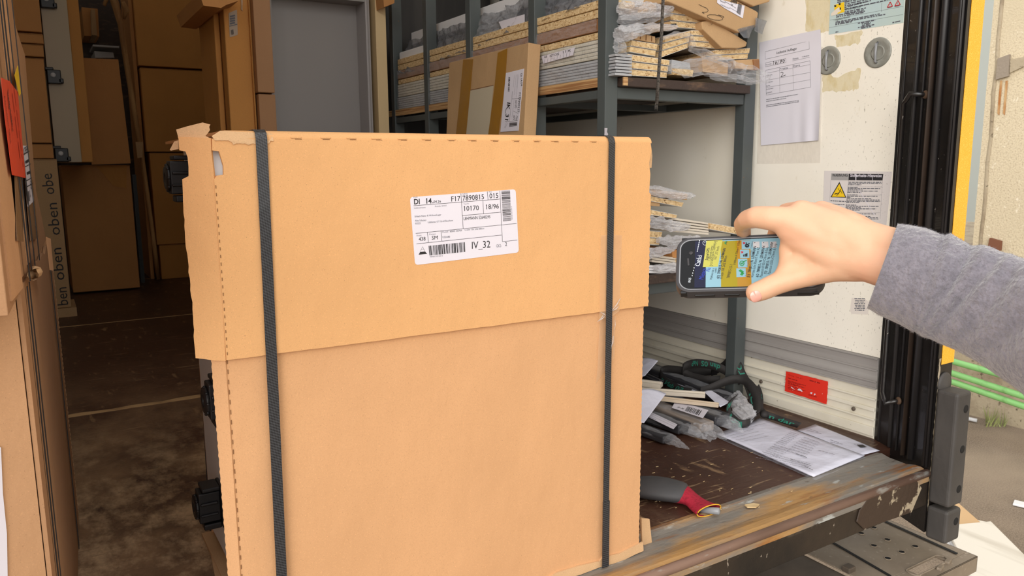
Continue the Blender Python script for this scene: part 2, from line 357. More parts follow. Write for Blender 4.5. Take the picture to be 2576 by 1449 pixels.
class Sheet:
    """flat prints on a surface; positions given in photo pixels of a crop and mapped onto the sheet's own plane"""
    def __init__(s, parent, p0, n, crop=(0, 0, 1), lift=.0006, right=None, up=None):
        s.par, s.p0, s.n, s.crop, s.lift = parent, V(p0), V(n).normalized(), crop, lift
        if s.n.dot(CAM-s.p0) < 0: s.n = -s.n
        s.right, s.up = right, up
        s.g = {}; s.rng = random.Random(5)
    def m(s, x, y):
        x0, y0, k = s.crop
        return PP(x0+x/k, y0+y/k, s.p0, s.n)
    def G(s, mt):
        if mt.name not in s.g: s.g[mt.name] = (G(), mt)
        return s.g[mt.name][0]
    def poly(s, pts, mt=None, l=1.0):
        s.G(mt or M_ink).face([s.m(*p)+s.n*s.lift*l for p in pts]); return s
    def seg(s, a, b, wd, mt=None, l=1.0):
        A, B = s.m(*a), s.m(*b); t = (B-A).normalized(); q = s.n.cross(t)*wd/2; o = s.n*s.lift*l
        s.G(mt or M_ink).face([A-q+o, B-q+o, B+q+o, A+q+o]); return s
    def path(s, pts, wd, mt=None, l=1.0):
        for a, b in zip(pts, pts[1:]): s.seg(a, b, wd, mt, l)
        return s
    def text(s, a, b, h, st, mt=None, bold=False, l=1.0):
        """baseline from pixel a to pixel b, cap height h metres; the string is fitted to the baseline"""
        A, B = s.m(*a), s.m(*b); t = (B-A); W = t.length; t.normalize(); q = s.n.cross(t)
        vs, fs, wd = glyphs(st, bold); kx = W/wd; ky = h/.70; o = s.n*s.lift*l
        bm = s.G(mt or M_ink).bm; bv = [bm.verts.new(A+t*x*kx+q*y*ky+o) for x, y in vs]
        for f in fs:
            try: bm.faces.new([bv[i] for i in f])
            except ValueError: pass
        return s
    def words(s, a, b, h, mt=None, l=1.0, fill=.8):
        A, B = V(a), V(b); L_ = (B-A).length; x = 0
        wl = L_/max(3, int(L_/ (h*3)))
        A3, B3 = s.m(*a), s.m(*b); L3 = (B3-A3).length; t = (B3-A3)/L3; q = s.n.cross(t); o = s.n*s.lift*l; x = 0
        while x < L3:
            d = h*s.rng.uniform(1.2, 5.5); e = min(L3, x+d)
            s.G(mt or M_ink).face([A3+t*x+o, A3+t*e+o, A3+t*e+q*h+o, A3+t*x+q*h+o]); x = e+h*.8
        return s
    def barcode(s, tl, tr, bl, br, n, mt=None, fill=.52, l=1.0):
        tl, tr, bl, br = (V(p).to_2d() if len(p) > 2 else V((p[0], p[1])) for p in (tl, tr, bl, br)); x = 0.0; rng = random.Random(n)
        ws = [rng.choice((1, 1, 2, 3)) for _ in range(2*n)]; T = sum(ws)
        for i, w_ in enumerate(ws):
            if i % 2 == 0:
                u0, u1 = x/T, (x+w_)/T
                s.poly([tuple(tl.lerp(tr, u0)), tuple(tl.lerp(tr, u1)), tuple(bl.lerp(br, u1)), tuple(bl.lerp(br, u0))], mt, l)
            x += w_
        return s
    def done(s, names=None):
        for k, (g, mt) in s.g.items():
            nm = (names or {}).get(k, 'printing'); g.build(nm, mt, s.par)
def rrect(m, c, r, n=5):
    """rounded quad through four world corners"""
    out = []
    for i in range(4):
        p, a, b = c[i], c[i-1], c[(i+1) % 4]
        da = (a-p).normalized()*r; db = (b-p).normalized()*r
        for k in range(n+1):
            t = k/n; out.append(p + da*(1-t)**2 + db*t**2)
    return out
def sticker(parent, name, mt, corners, n, r=.004, th=.0004, label=None):
    n = V(n).normalized(); c = [V(p) for p in corners]
    return G().prism([p for p in rrect(None, c, r)], n*th).build(name, mt, parent, label=label)
def jag(a, b, n, amp, perp, rng):
    a, b = V(a), V(b)
    return [a.lerp(b, i/n) + V(perp)*rng.uniform(-amp, amp) for i in range(n)]
def fnoise(p, s=1.0, o=0): return noise.noise(V(p)*s + V((o*7.3, o*3.1, o*1.7)))
def film(name, q, mt, parent=None, nu=26, nv=16, amp=.012, seed=0, puff=.0, solid=0):
    """crumpled sheet of film over a quad q (a, b, c, d)"""
    a, b, c, d = [V(p) for p in q]; nn = (b-a).cross(d-a).normalized()
    def f(u, v):
        p = a.lerp(b, u).lerp(d.lerp(c, u), v)
        h = amp*(abs(fnoise(p, 22, seed))*1.6-.4 + .7*fnoise(p, 60, seed+1)) + puff*math.sin(math.pi*u)*math.sin(math.pi*v)
        return p + nn*h + V((fnoise(p, 18, seed+3), fnoise(p, 18, seed+5), fnoise(p, 18, seed+7)))*amp*.8
    return G().grid(f, nu, nv, smooth=False).build(name, mt, parent)
def bag(name, pts, rad, mt, parent=None, seed=0, n=26, m=22, amp=.35, flat=1.0):
    """crumpled bag lofted along pts with radii rad"""
    P = [V(p) for p in pts]; rs = []
    for j in range(m+1):
        t = j/m*(len(P)-1); i = min(int(t), len(P)-2); f = t-i
        p = P[i].lerp(P[i+1], f); r = rad[i]*(1-f)+rad[i+1]*f
        tt = (P[i+1]-P[i]).normalized(); a = tt.cross(V((.01, .02, 1))).normalized(); b = a.cross(tt)
        ring = []
        for k in range(n):
            an = 2*math.pi*k/n; q = a*math.cos(an)+b*math.sin(an)*flat
            h = 1+amp*(abs(noise.noise(V((math.cos(an)*1.6+seed, math.sin(an)*1.6, t*2.2+seed))))*2-.6) + amp*.4*noise.noise(V((math.cos(an)*5+seed, math.sin(an)*5, t*7)))
            ring.append(p+q*r*h)
        rs.append(ring)
    g = G(); g.rings(rs, True, smooth=False); return g.build(name, mt, parent)

# ================================================================== THE TRUCK BODY (setting)
XW, XL, YB, ZR = 2.02, -0.46, 9.2, 2.5
g = G().box((XL, 1.205, -.035), (XW, YB, 0))
floor = struct(g.build('floor', M_floor), 'dark film-faced plywood floor, scratched and worn')
for i, yj in enumerate((2.80, 4.46, 6.1)):
    rng = random.Random(i); pts = [V((XL+.02+k*.05, yj+.012*(1 if i == 0 else .3)+rng.uniform(0, .016 if i == 0 else .006)*(1.6-k/40), .0006)) for k in range(49)]
    g = G()
    for a, b in zip(pts, pts[1:]):
        g.hexa([V((a.x, yj-.008, 0)), V((b.x, yj-.008, 0)), b-V((0, 0, .0006)), a-V((0, 0, .0006))], [V((a.x, yj-.008, .0008)), V((b.x, yj-.008, .0008)), b, a])
    struct(g.build('trim_%d' % (10+i), M_joint), 'bare worn wood along a floor joint')
struct(G().face([V((XL-.05, 1.06, ZR)), V((XW+.05, 1.06, ZR)), V((XW+.05, YB, ZR)), V((XL-.05, YB, ZR))]).build('ceiling', M_ceil), 'unseen roof panel, made translucent to brighten the load space')
struct(G().box((XL-.05, 1.06, -.1), (XL, YB, ZR)).build('wall_left', M_wallr))
struct(G().box((XL-.05, YB, -.1), (XW+.05, YB+.05, ZR)).build('wall_front', mat('bulkhead_ply', (84, 70, 54), .8)))
struct(G().box((XW, 1.27, .244), (XW+.045, YB, ZR)).build('wall_right', M_wall), 'cream side wall panel, scuffed and speckled with dirt')
# aluminium band and white profile at the foot of the wall
g = G().box((XW-.004, 1.275, .150), (XW+.045, YB, .243))
for z in (.152, .172, .206, .240): g.box((XW-.008, 1.275, z-.0025), (XW-.003, YB, z+.0025))
struct(g.build('trim_1', M_alu, bev=.001), 'scratched grey aluminium lashing band along the wall')
g = G().box((XW, 1.275, -.0), (XW+.045, YB, .150))
for z, t in ((.118, .003), (.088, .006), (.058, .003), (.022, .014)): g.box((XW-.006, 1.275, z-t), (XW+.001, YB, z+t))
struct(g.build('trim_2', M_walllow, bev=.002), 'white ribbed profile along the foot of the wall')
for y, z in ((1.34, .075), (1.685, .075), (2.35, .085)):
    struct(G().lathe([(.006, 0), (.006, .003), (.003, .005)], (XW-.006, y, z), (-1, 0, 0), 12).build('trim_3', M_stepd))
# rear sill
g = G()
prof = [(1.205, .0), (1.190, .003), (1.17, -.002), (1.12, -.004), (1.095, .002), (1.078, .002), (1.062, -.004), (1.055, -.016), (1.055, -.03), (1.205, -.03)]
g.rings([[V((x, y, z)) for y, z in prof] for x in (XL, 1.93)], True, smooth=False)
sill = struct(g.build('trim_4', M_rust), 'rusty rubbed steel sill along the rear edge of the floor')
g = G().rings([[V((x, 1.062+.011*math.cos(a), -.009+.011*math.sin(a))) for a in [k*math.pi/6 for k in range(12)]] for x in (XL, 1.93)], True)
struct(g.build('trim_5', M_rustlip), 'rubbed brown rounded lip of the rear sill')
g = G().box((XL, 1.058, -.098), (1.932, 1.09, -.018)).box((XL, 1.09, -.098), (1.93, 1.2, -.092))
struct(g.build('trim_6', M_chipblk, bev=.002), 'chipped black face of the rear sill')
p = [(2152, 1312), (2160, 1282), (2182, 1252), (2236, 1232), (2300, 1204), (2316, 1226), (2290, 1288), (2210, 1316), (2170, 1330)]
struct(G().prism([PY(x, y, 1.0575) for x, y in p], (0, -.004, 0)).build('trim_7', mat('flaking_gusset', (64, 50, 40), .45, var=[(12, .545, .575, (170, 156, 132), (1, 1, 1), 5)], bump=[(40, .2, I1)]), bev=.0015), 'steel corner gusset with flaking paint')
# portal post with door rail
A0, A1 = V((2.02, 1.272, 0)), V((1.932, 1.062, 0)); dA = (A1-A0).normalized(); nA = V((dA.y, -dA.x, 0))
if nA.dot(CAM-A0) < 0: nA = -nA
def rail(px): return PP(px, 0, A0, nA)
post = thing('portal_post', 'glossy black rear portal post with ribbed door rail, right of the cream wall', 'post', (1.99, 1.12, -.175))
g = G().hexa([V((x, y, -.175)) for x, y in ((1.932, 1.058), (2.000, 1.058), (2.07, 1.10), (2.07, 1.272), (2.02, 1.272))], [V((x, y, ZR)) for x, y in ((1.932, 1.058), (2.000, 1.058), (2.07, 1.10), (2.07, 1.272), (2.02, 1.272))])
g.build('post_body', M_black, post)
for px, wd, dp, m_, nm in ((2288, .004, .003, M_rubber, 'rib'), (2321, .005, .008, M_rubber, 'rib'), (2340, .003, .005, M_rubber, 'rib'), (2364, .0035, .014, mat('rust_edged_rail', (58, 46, 38), .5, .2, var=[(30, .5, .7, (40, 34, 32), (1, 1, .2), 4)]), 'rail_edge'), (2383, .009, .012, M_rubber, 'rubber_seal'), (2420, .005, .006, M_rubber, 'rib'), (2428, .002, .006, M_rubber, 'rib')):
    c = rail(px); r0 = []
    for z in (.004, ZR-.01):
        r0.append([V((c.x, c.y, z)) + dA*wd*math.cos(a) + nA*(dp*math.sin(a)) for a in [k*math.pi/8 for k in range(9)]])
    G().rings(r0, True).build(nm, m_, post)
a_, b_2 = PY(2445, 0, 1.057), PY(2477, 0, 1.057); zb = PY(2382, 914, 1.057).z
G().box((a_.x, 1.0575, zb), (b_2.x, 1.0562, ZR-.02)).build('yellow_tape', M_yell, post, label='honeycomb yellow reflective tape')
g = G(); rng = random.Random(3)
pl = []
zz = .30
while zz > -.12: pl.append(zz); zz -= .008
L_ = [V((1.9335+rng.uniform(0, .004), 1.0568, z)) for z in pl]; Rr = [V((1.9375+rng.uniform(0, .007)+(.004 if .0 < z < .2 else 0), 1.0568, z)) for z in pl]
for i in range(len(pl)-1): g.face([L_[i], Rr[i], Rr[i+1], L_[i+1]])
g.build('flaked_paint', M_bare, post)
# chamfer boss above buffer
G().lathe([(.030, 0), (.030, .004), (.024, .008), (.0, .009)], (1.965, 1.058, PY(2372, 955, 1.058).z-.01), (0, -1, 0), 20).build('rubber_boss', M_bump, post)
hb = thing('grab_handle', 'long black steel grab handle bar on the portal rail', 'handle', tuple(PP(2222, 1010, A0+nA*.03, nA)))
h0 = PP(2330, 238, A0+nA*.002, nA); h1 = PP(2290, 236, A0+nA*.03, nA); h2 = PP(2273, 262, A0+nA*.034, nA); h3 = PP(2221, 985, A0+nA*.034, nA); h4 = PP(2226, 1014, A0+nA*.03, nA); h5 = PP(2262, 1008, A0+nA*.002, nA)
G().tube([h0, h0.lerp(h1, .6), h1, h1.lerp(h2, .6), h2, h2.lerp(h3, .5), h3, h3.lerp(h4, .6), h4, h4.lerp(h5, .5), h5], .0065, 12).build('bar', M_black, hb)
for h in (h0, h5): G().lathe([(.011, 0), (.011, .003), (.008, .006)], h, nA, 14).build('mount', mat('rusty_mount', (92, 70, 52), .7), hb)

def buffer(z1, z0, lab):
    t = thing('rubber_buffer', lab, 'bumper', (1.962, 1.03, z0), 'dock buffers on the portal post')
    G().box((1.931, 1.0, z0), (1.997, 1.0555, z1)).build('block', M_bump, t, bev=.008, seg=3)
    n = 3 if z1-z0 > .2 else 1
    for k in range(n):
        zc = z1-.045-k*(z1-z0-.09)/max(1, n-1) if n > 1 else z1-.034
        G().lathe([(.0105, 0), (.0105, .0006), (.0090, .0008), (.0, .0009)], (1.973, 1.0, zc), (0, -1, 0), 20).build('bolt_hole', M_hole, t)
    return t
buffer(PY(2420, 990, 1.0).z, PY(2395, 1277, 1.0).z, 'long black rubber buffer with three bolt holes below the yellow tape')
buffer(PY(2395, 1286, 1.0).z, PY(2395, 1286, 1.0).z-.090, 'lower black rubber buffer with one bolt hole showing beside the step')

# tail step under the sill
ZS = -.25
st = thing('tail_step', 'dusty steel fold-out step with round holes and slot under the sill', 'step', (1.85, 1.1, ZS))
S_ = lambda x, y, dz=0: PZ(x, y, ZS+dz)
g = G()
q = [S_(2461, 1398), S_(2228, 1306), V((1.70, 1.25, ZS)), V((1.66, 1.25, ZS)), S_(2180, 1500), S_(2260, 1462)]
x0, x1, y0, y1 = 1.70, 2.072, .985, 1.26
# plate with a real oblong slot, built from strips
sa, sb = S_(2296, 1437), S_(2372, 1408)   # slot ends
sx0, sx1, syc, swd = sa.x-.004, sb.x-.0, (sa.y+sb.y)/2, .016
g = G().box((x0, syc+swd, ZS-.004), (x1, y1, ZS)).box((x0, .985, ZS-.004), (x1, syc-swd, ZS)).box((x0, syc-swd, ZS-.004), (sx0, syc+swd, ZS)).box((sx1, syc-swd, ZS-.004), (x1, syc+swd, ZS))
g.box((x0, .985, ZS-.045), (x1, .989, ZS)).box((x1-.004, .985, ZS-.045), (x1, y1, ZS))
g.build('tread', M_step, st, bev=.0015)
ring = [V((sx0-.002+(.0 if i else 0), 0, 0)) for i in range(1)]
oval = [V(((sx0 if a > math.pi/2 and a < 3*math.pi/2 else sx1) + (.014*math.cos(a)), syc+.0175*math.sin(a), ZS+.001)) for a in [k*math.pi/10 for k in range(20)]]
G().tube(oval+oval[:1], .0022, 8).build('slot_rim', M_step, st)
for px, py in ((2198, 1328), (2166, 1342), (2232, 1358), (2198, 1373), (2302, 1375), (2268, 1389), (2233, 1405)):
    c = S_(px, py)
    G().lathe([(.0088, 0), (.0088, .0012), (.0068, .0014), (.0066, .0006), (.0, .0006)], c, (0, 0, 1), 20).build('punched_hole', M_hole, st)
    G().tube([c+V((.0085*math.cos(a), .0085*math.sin(a), .001)) for a in [k*math.pi/8 for k in range(17)]], .0012, 6).build('hole_rim', M_step, st)
e0, e1 = S_(2228, 1310, .002), S_(2410, 1392, .002)
G().hexa([e0, e1, e1+V((-.010, 0, 0)), e0+V((-.010, 0, 0))], [p+V((0, 0, .0012)) for p in (e0, e1, e1+V((-.010, 0, 0)), e0+V((-.010, 0, 0)))]).build('side_gap', M_hole, st)
e0, e1 = S_(2090, 1362, .002), S_(2240, 1449, .002)
G().obox((e0+e1)/2, (e1-e0)/2, (.004, 0, 0), (0, 0, .001)).build('side_gap', M_hole, st)
G().box((1.3, 1.0, ZS-.03), (1.698, 1.26, ZS-.006)).build('side_channel', M_stepd, st, bev=.006)
c = S_(2135, 1430, .006)
G().obox(c, (.014, 0, 0), (0, .012, 0), (0, 0, .008)).build('latch_tab', M_stepd, st, bev=.003)
for px in ((2385, 1412), (2365, 1428)):
    c = S_(*px, .003); G().obox(c, (.012, .003, 0), (-.002, .006, 0), (0, 0, .004)).build('hook', M_step, st, bev=.002)

# ================================================================== OUTSIDE
ZG = -1.05
struct(G().box((-25, -25, ZG-.3), (30, 30, ZG)).build('ground', M_asph), 'brownish grey asphalt yard')
bw = thing('building', 'pebble-rendered yard building with a concrete plinth, right of the truck', 'building', (5.9, 1.0, ZG))
c0 = PX(2492, 100, 5.6).y
G().box((5.6, -14, .12), (9, c0, 6)).build('rendered_wall', M_rend, bw)
G().box((5.72, -14, ZG), (9, 9, .12)).build('plinth', M_conc, bw)
# raised joint and patch in the render
pj = lambda x, y: PX(x, y, 5.598)
g = G(); rng = random.Random(9)
pts = [pj(2522-k*5.2+rng.uniform(-2, 2), -10+k*60) for k in range(14)]
g.tube(pts, .012, 6, .5); g.build('joint', M_conc, bw)
G().prism([pj(x, y) for x, y in ((2513, 148), (2543, 137), (2540, 192), (2508, 201))], (-.02, 0, 0)).build('patch', mat('grey_mortar', (150, 138, 124), .9, bump=[(60, .4, I1)]), bw)
G().prism([pj(x, y) for x, y in ((2543, 150), (2580, 143), (2620, 160), (2580, 166), (2542, 184))], (-.012, 0, 0)).build('patch', M_conc, bw)
for xs in (2516, 2530): G().prism([pj(xs, 203), pj(xs+6, 203), pj(xs-2, 290), pj(xs-7, 285)], (-.002, 0, 0)).build('rust_stain', M_dirt, bw)
G().prism([pj(x, y) for x, y in ((2495, 598), (2522, 606), (2520, 630), (2490, 622))], (-.03, 0, 0)).build('patch', mat('brown_bracket', (122, 78, 56), .8), bw)
for k, (ya, yb) in enumerate(((914, 1000), (944, 1024), (966, 1050))):
    a = PX(2400, ya-4, 5.2); b = PX(2640, ya-4+(yb-ya)*.98+ (0 if k else -18), 5.2)
    z = (a.z+b.z)/2; o = G().tube([V((5.2, a.y+.6, a.z+.02)), a, b, V((5.2, b.y-1.2, b.z-.03))], .021, 14).build('pipe', M_green)
    tag(o, '%s of three pale green pipes running along the concrete plinth' % ('topmost', 'middle', 'lowest')[k], 'pipe', 'green railing pipes')
    for yy in (a.y+.55, b.y-1.1):
        pass
o = G()
for yy in (3.35, .2): o.tube([V((5.255, yy, ZG)), V((5.255, yy, -.30))], .03, 10)
tag(o.build('rail_posts', M_green), 'low green posts that carry the three pipes', 'post')
# trailer with pale tarpaulin, far behind
tl = thing('trailer', 'trailer with pale grey tarpaulin side seen between post and building', 'trailer', (11.6, 6.9, ZG))
c = PY(2484, 300, 6.6)
x0_ = PY(2440, 300, 6.0).x
G().box((x0_, 6.0, PY(2480, 556, 6.0).z), (x0_+6, 9.0, 5.5)).build('tarpaulin', M_tarp, tl)
G().box((x0_, 5.99, PY(2480, 590, 6.0).z), (x0_+6, 9.0, PY(2480, 562, 6.0).z)).build('chassis', M_black, tl)
G().box((x0_+.1, 5.98, PY(2480, 612, 6.0).z), (x0_+3, 8.9, PY(2480, 592, 6.0).z)).build('side_guard', M_yelsign, tl)
G().box((x0_+.0, 6.05, ZG), (x0_+4, 8.9, PY(2480, 625, 6.0).z)).build('underbody', M_black, tl)
# planks on the ground
B = lambda x, y, z=.0: PZ(x, y, ZG+z)
def plank(pts, th, m_, lab, z=.0, ribs=0):
    q = [B(x, y, z) for x, y in pts]
    t = thing('plank_panel', lab, 'panel', tuple((q[0]+q[2])/2), 'panels lying on the asphalt')
    G().prism(q, (0, 0, th)).build('board', m_, t, bev=.004)
    if ribs:
        a, b, c_, d = q
        for k in range(1, ribs+1):
            u = .02+.05*k; p0, p1 = a.lerp(b, u), d.lerp(c_, u)
            G().obox((p0+p1)/2+V((0, 0, th+.002)), (p1-p0)/2, (b-a).normalized()*.006, (0, 0, .003)).build('profile_rib', M_white, t)
plank([(2330, 1290), (2485, 1322), (2700, 1560), (2480, 1600)], .02, M_plank, 'white panel with ribbed edge lying under the other panels', .0, 3)
plank([(2380, 1330), (2492, 1320), (2760, 1590), (2520, 1640)], .02, M_plank, 'wide white grained panel lying on top, nearest the camera', .05)
plank([(2350, 1250), (2410, 1272), (2470, 1325), (2385, 1335)], .018, M_bplank, 'bare tan wood panel showing behind the white panels', .022)
tag(G().obox(PZ(2567, 1268, ZG+.01), (.03, .01, 0), (-.01, .03, 0), (0, 0, .006)).build('litter', M_white, bev=.003), 'small white scrap lying on the asphalt at the right edge', 'litter')
tag(G().tube([PZ(2428, 1052, ZG+.02), PZ(2458, 1058, ZG+.02)], .014, 8).build('pipe_offcut', M_whited), 'short white pipe offcut on the asphalt by the plinth', 'pipe')
g = G(); rng = random.Random(4)
for k in range(90):
    c = PZ(2500+rng.uniform(-22, 30), 1054+rng.uniform(-16, 22), ZG); h = rng.uniform(.03, .13); a = rng.uniform(0, 6.28); d = V((math.cos(a), math.sin(a), 0))
    g.face([c-d*.006, c+d*.006, c+d*.02+V((rng.uniform(-.03, .03), rng.uniform(-.03, .03), h))])
o = g.build('weeds', mat('weed_green', (142, 148, 92), .8)); o['kind'] = 'stuff'; tag(o, 'low green weeds growing at the foot of the plinth', 'weeds')

# ================================================================== THE MAIN CARTON
BX0, BX1, BY = .213, 1.000, 1.136
HB = .842
cab = thing('kitchen_cabinet', 'white cabinet lying on its side inside the big strapped carton, black feet sticking out', 'cabinet', (.6, 1.42, .02))
G().box((.262, 1.160, .022), (.98, 1.690, HB-.010)).build('carcass', M_white, cab, bev=.001)
G().box((.2136, BY+.0075, .76), (.2619, BY+.011, HB-.008)).build('edge_strip', M_white, cab)
def foot(c, sy, lab=None):
    """adjustable plastic foot socket seen end-on: stepped block with a round flange, axis -x"""
    c = V(c)
    g = G()
    g.box(c+V((-.0, -.027, -.043)), c+V((-.007, .027, .043)))                       # flange plate
    g.box(c+V((-.007, -.020, -.028)), c+V((-.047, .020, .033)))                     # socket
    g.box(c+V((-.007, -.024, .035)), c+V((-.040, .024, .043)))
    g.box(c+V((-.007, -.022, -.043)), c+V((-.040, .022, -.031)))
    g.box(c+V((-.012, -.0245, .008)), c+V((-.044, .0245, .014)))
    g.box(c+V((-.012, -.0245, -.014)), c+V((-.045, .0245, -.009)))
    o = g.build('foot', M_blackp, cab, bev=.003, seg=3)
    g = G().lathe([(.024, 0), (.024, .004), (.020, .007), (.010, .007), (.008, .002), (0, .002)], c+V((-.047, 0, .002)), (-1, 0, 0), 28)
    g.build('foot_disc', M_blackp, o, bev=.001)
    G_ = G()
    for k in range(8):
        a = k*math.pi/4
        G_.ball(c+V((-.050, .0235*math.cos(a), .002+.0235*math.sin(a))), .003, n=8, m=6)
    G_.build('grip_knob', M_blackp, o)
    return o
foot((.2615, 1.57, .778), 1)
foot((.2615, 1.33, .410), 1)
foot((.2615, 1.53, .142), 1)
foot((.2615, 1.22, .060), 1)

bx = thing('cabinet_carton', 'big brown strapped carton standing in front, with a white shipping label', 'box', (.6, 1.42, 0))
rng = random.Random(21)
def panel_xz(name, outline, y, th, m_, parent=bx):
    """vertical panel: outline (x, z) polygon, thickness th towards +y"""
    return G().prism([V((x, y, z)) for x, z in outline], (0, th, 0)).build(name, m_, parent)
def serr(x, za, zb, amp=.0009, step=.006):
    n = max(2, int(abs(zb-za)/step)); return [(x+(amp if i % 2 else -amp)*rng.uniform(.3, 1), za+(zb-za)*i/n) for i in range(n+1)]
# lower sleeve: front, right side and a cut-back left edge
out = [(BX0+.0, .004)] + [(BX0+(BX1-BX0)*k/24, .004+.003*math.sin(k*1.9)) for k in range(1, 16)] + [(BX1-.20, .012), (BX1-.13, .008), (BX1-.09, .014), (BX1-.03, .006), (BX1+.0, .012)]
out += serr(BX1+.004, .02, .60) + [(BX0, .60)] + [(BX0+.0007*math.sin(k*2.2), .6-k*.02) for k in range(1, 29)]
panel_xz('front_panel', out, BY, .006, M_body)
panel_xz('back_panel', [(BX0+.05, .004), (BX1, .004), (BX1, .84), (BX0+.05, .84)], 1.692, .006, M_body)
G().box((BX1-.008, BY+.006, .004), (BX1-.001, 1.692, .60)).build('side_panel', M_body, bx)
G().box((BX0+.03, BY+.01, .001), (BX1-.01, 1.70, .008)).build('bottom_flap', M_torn, bx)
# narrow left flap of the sleeve, turned back and ending in a cut edge
fd = V((-.80, .60, 0)).normalized()
def vstrip(name, p0, d, wfun, z0, z1, th, m_, n=60, parent=bx, bulge=0):
    p0 = V(p0); nn = V((d.y, -d.x, 0)); 
    def f(u, v):
        z = z0+(z1-z0)*u; wd = wfun(u)
        return p0 + V((0, 0, z)) + d*wd*v + nn*(bulge*math.sin(math.pi*v)*math.sin(u*9))
    return G().grid(f, n, 6, smooth=False).build(name, m_, parent, solid=th)
wz = lambda z: 0
def wl(u):
    z = .004+.55*u
    p = PP(533+(575-533)*(1-(z-.14)/.35), 900, V((BX0, BY, 0)), V((fd.y, -fd.x, 0)))
    return max(.03, (V((p.x, p.y, 0))-V((BX0, BY, 0))).length)
q0 = PP(534, 915, V((BX0, BY, 0)), V((fd.y, -fd.x, 0))); q1 = PP(575, 1445, V((BX0, BY, 0)), V((fd.y, -fd.x, 0)))
w0 = (V((q0.x, q0.y, 0))-V((BX0, BY, 0))).length; w1 = (V((q1.x, q1.y, 0))-V((BX0, BY, 0))).length
def wl(u):
    z = .004+.55*u; t = (z-q1.z)/(q0.z-q1.z); return w1+(w0-w1)*t + .0006*math.sin(u*260)
vstrip('side_flap', (BX0, BY, 0), fd, wl, .004, .554, .005, M_body, 110)
# cut slots along the lower crease
g = G()
for k in range(34):
    z = .02+k*.0152; g.obox((BX0+.0012, BY-.0004, z), (.00045, 0, 0), (0, .0004, 0), (0, 0, .0034))
g.build('perforation', M_perf, bx)
# the telescoping cap
ZC0, ZC1 = .5255, HB
hz0, hz1 = PY(533, 440, BY-.006).z, PY(533, 386, BY-.006).z
xr = BX1+.010
out = [(BX0-.001, ZC0)] + [(BX0+.8*k/40, ZC0-.003*k/40+rng.uniform(-.0004, .0004)) for k in range(1, 40)] + [(xr, ZC0-.004)]
out += serr(xr, ZC0, .74, .0012) + [(xr-.004, .745), (xr-.002, .78), (xr-.006, .80), (xr, .825), (xr-.004, ZC1-.003)]
out += [(BX0+.8*(1-k/40), ZC1-.003+.0008*math.sin(k*2.1)) for k in range(1, 40)] + [(BX0, ZC1-.004), (BX0-.001, hz1+.004), (BX0+.008, hz1+.003), (BX0+.0105, hz1-.008), (BX0+.0125, hz0+.012), (BX0+.012, hz0), (BX0+.003, hz0-.001), (BX0-.001, hz0-.006)]
panel_xz('cap_front', out, BY-.007, .006, M_cap)
# rounded crease and top
g = G(); prof = [(BY-.007+.010*(1-math.sin(a)), ZC1-.004+.010*(1-math.cos(a))) for a in [R(90*k/5) for k in range(5, -1, -1)]]
prof = [(BY-.0065+.012*(1-math.cos(R(15*k))), ZC1-.004+.012*math.sin(R(15*k))) for k in range(7)] + [(1.70, ZC1+.008), (1.70, ZC1+.003), (BY+.008, ZC1+.003), (BY+.0, ZC1-.004)]
g.rings([[V((x, y, z)) for y, z in prof] for x in (BX0+.018, xr)], True, smooth=False)
g.build('cap_top', M_cap, bx)
# torn paper skin over the left part of the crease and perforation nibs
g = G(); pts = []
for k in range(37):
    x = BX0+.003+.080*k/36
    pts.append((x, ZC1-.006-.004*abs(fnoise((x*90, 0, 0)))-(.004 if 10 < k < 34 else 0)))
g.prism([V((x, BY-.0085, z)) for x, z in pts] + [V((BX0+.083, BY-.004, ZC1+.004)), V((BX0+.012, BY-.003, ZC1+.007)), V((BX0-.0, BY-.006, ZC1-.0005))], (0, .0015, 0))
g.build('torn_edge', M_torn, bx)
for k in range(14):
    x = .33+k*.0415+rng.uniform(-.003, .003)
    G().obox((x, BY-.0062, ZC1-.0012), (.0075, 0, 0), (0, .0016, 0), (0, 0, .0012)).build('crease_nib', M_cap, bx, bev=.0006)
g = G()
for k in range(14):
    x = .33+k*.0415; g.obox((x+.002, BY-.0071, ZC1-.0034), (.0050, 0, 0), (0, .0003, 0), (0, 0, .00035))
g.build('perforation', M_perf, bx)
# splayed left flap of the cap with a tear around the foot
fd2 = V((-.85, .52, 0)).normalized(); n2 = V((fd2.y, -fd2.x, 0)); c0_ = V((BX0, BY-.006, 0))
FP2 = lambda x, y: PP(x, y, c0_, n2)
pp = [(568, 908), (540, 907), (512, 903), (492, 901), (489, 860), (487, 815), (483, 760), (477, 700), (470, 640), (465, 585), (461, 520), (459, 470), (457.5, 451), (473, 443), (474, 420), (471, 395), (467, 381), (452, 378), (449, 349), (447, 344), (530, 347), (532, 385), (538, 440), (552, 640), (562, 800)]
outl = []
for i, q_ in enumerate(pp):
    a = FP2(*q_); b = FP2(*pp[(i+1) % len(pp)]); L__ = (b-a).length; n_ = max(1, int(L__/.008))
    for k in range(n_):
        outl.append(a.lerp(b, k/n_) + fd2*(rng.uniform(-.0008, .0008) if 3 < i < 18 else 0))
G().prism(outl, -n2*.005 if n2.dot(V((0, 1, 0))) < 0 else n2*.005).build('cap_flap', M_cap, bx)
# dashes of the crease between flap and front
g = G()
for k in range(26):
    z = .535+k*.0108
    if hz0-.006 < z < hz1+.006: continue
    g.obox((BX0+.0006, BY-.0074, z), (.0004, 0, 0), (0, .0004, 0), (0, 0, .0022))
g.build('perforation', M_perf, bx)
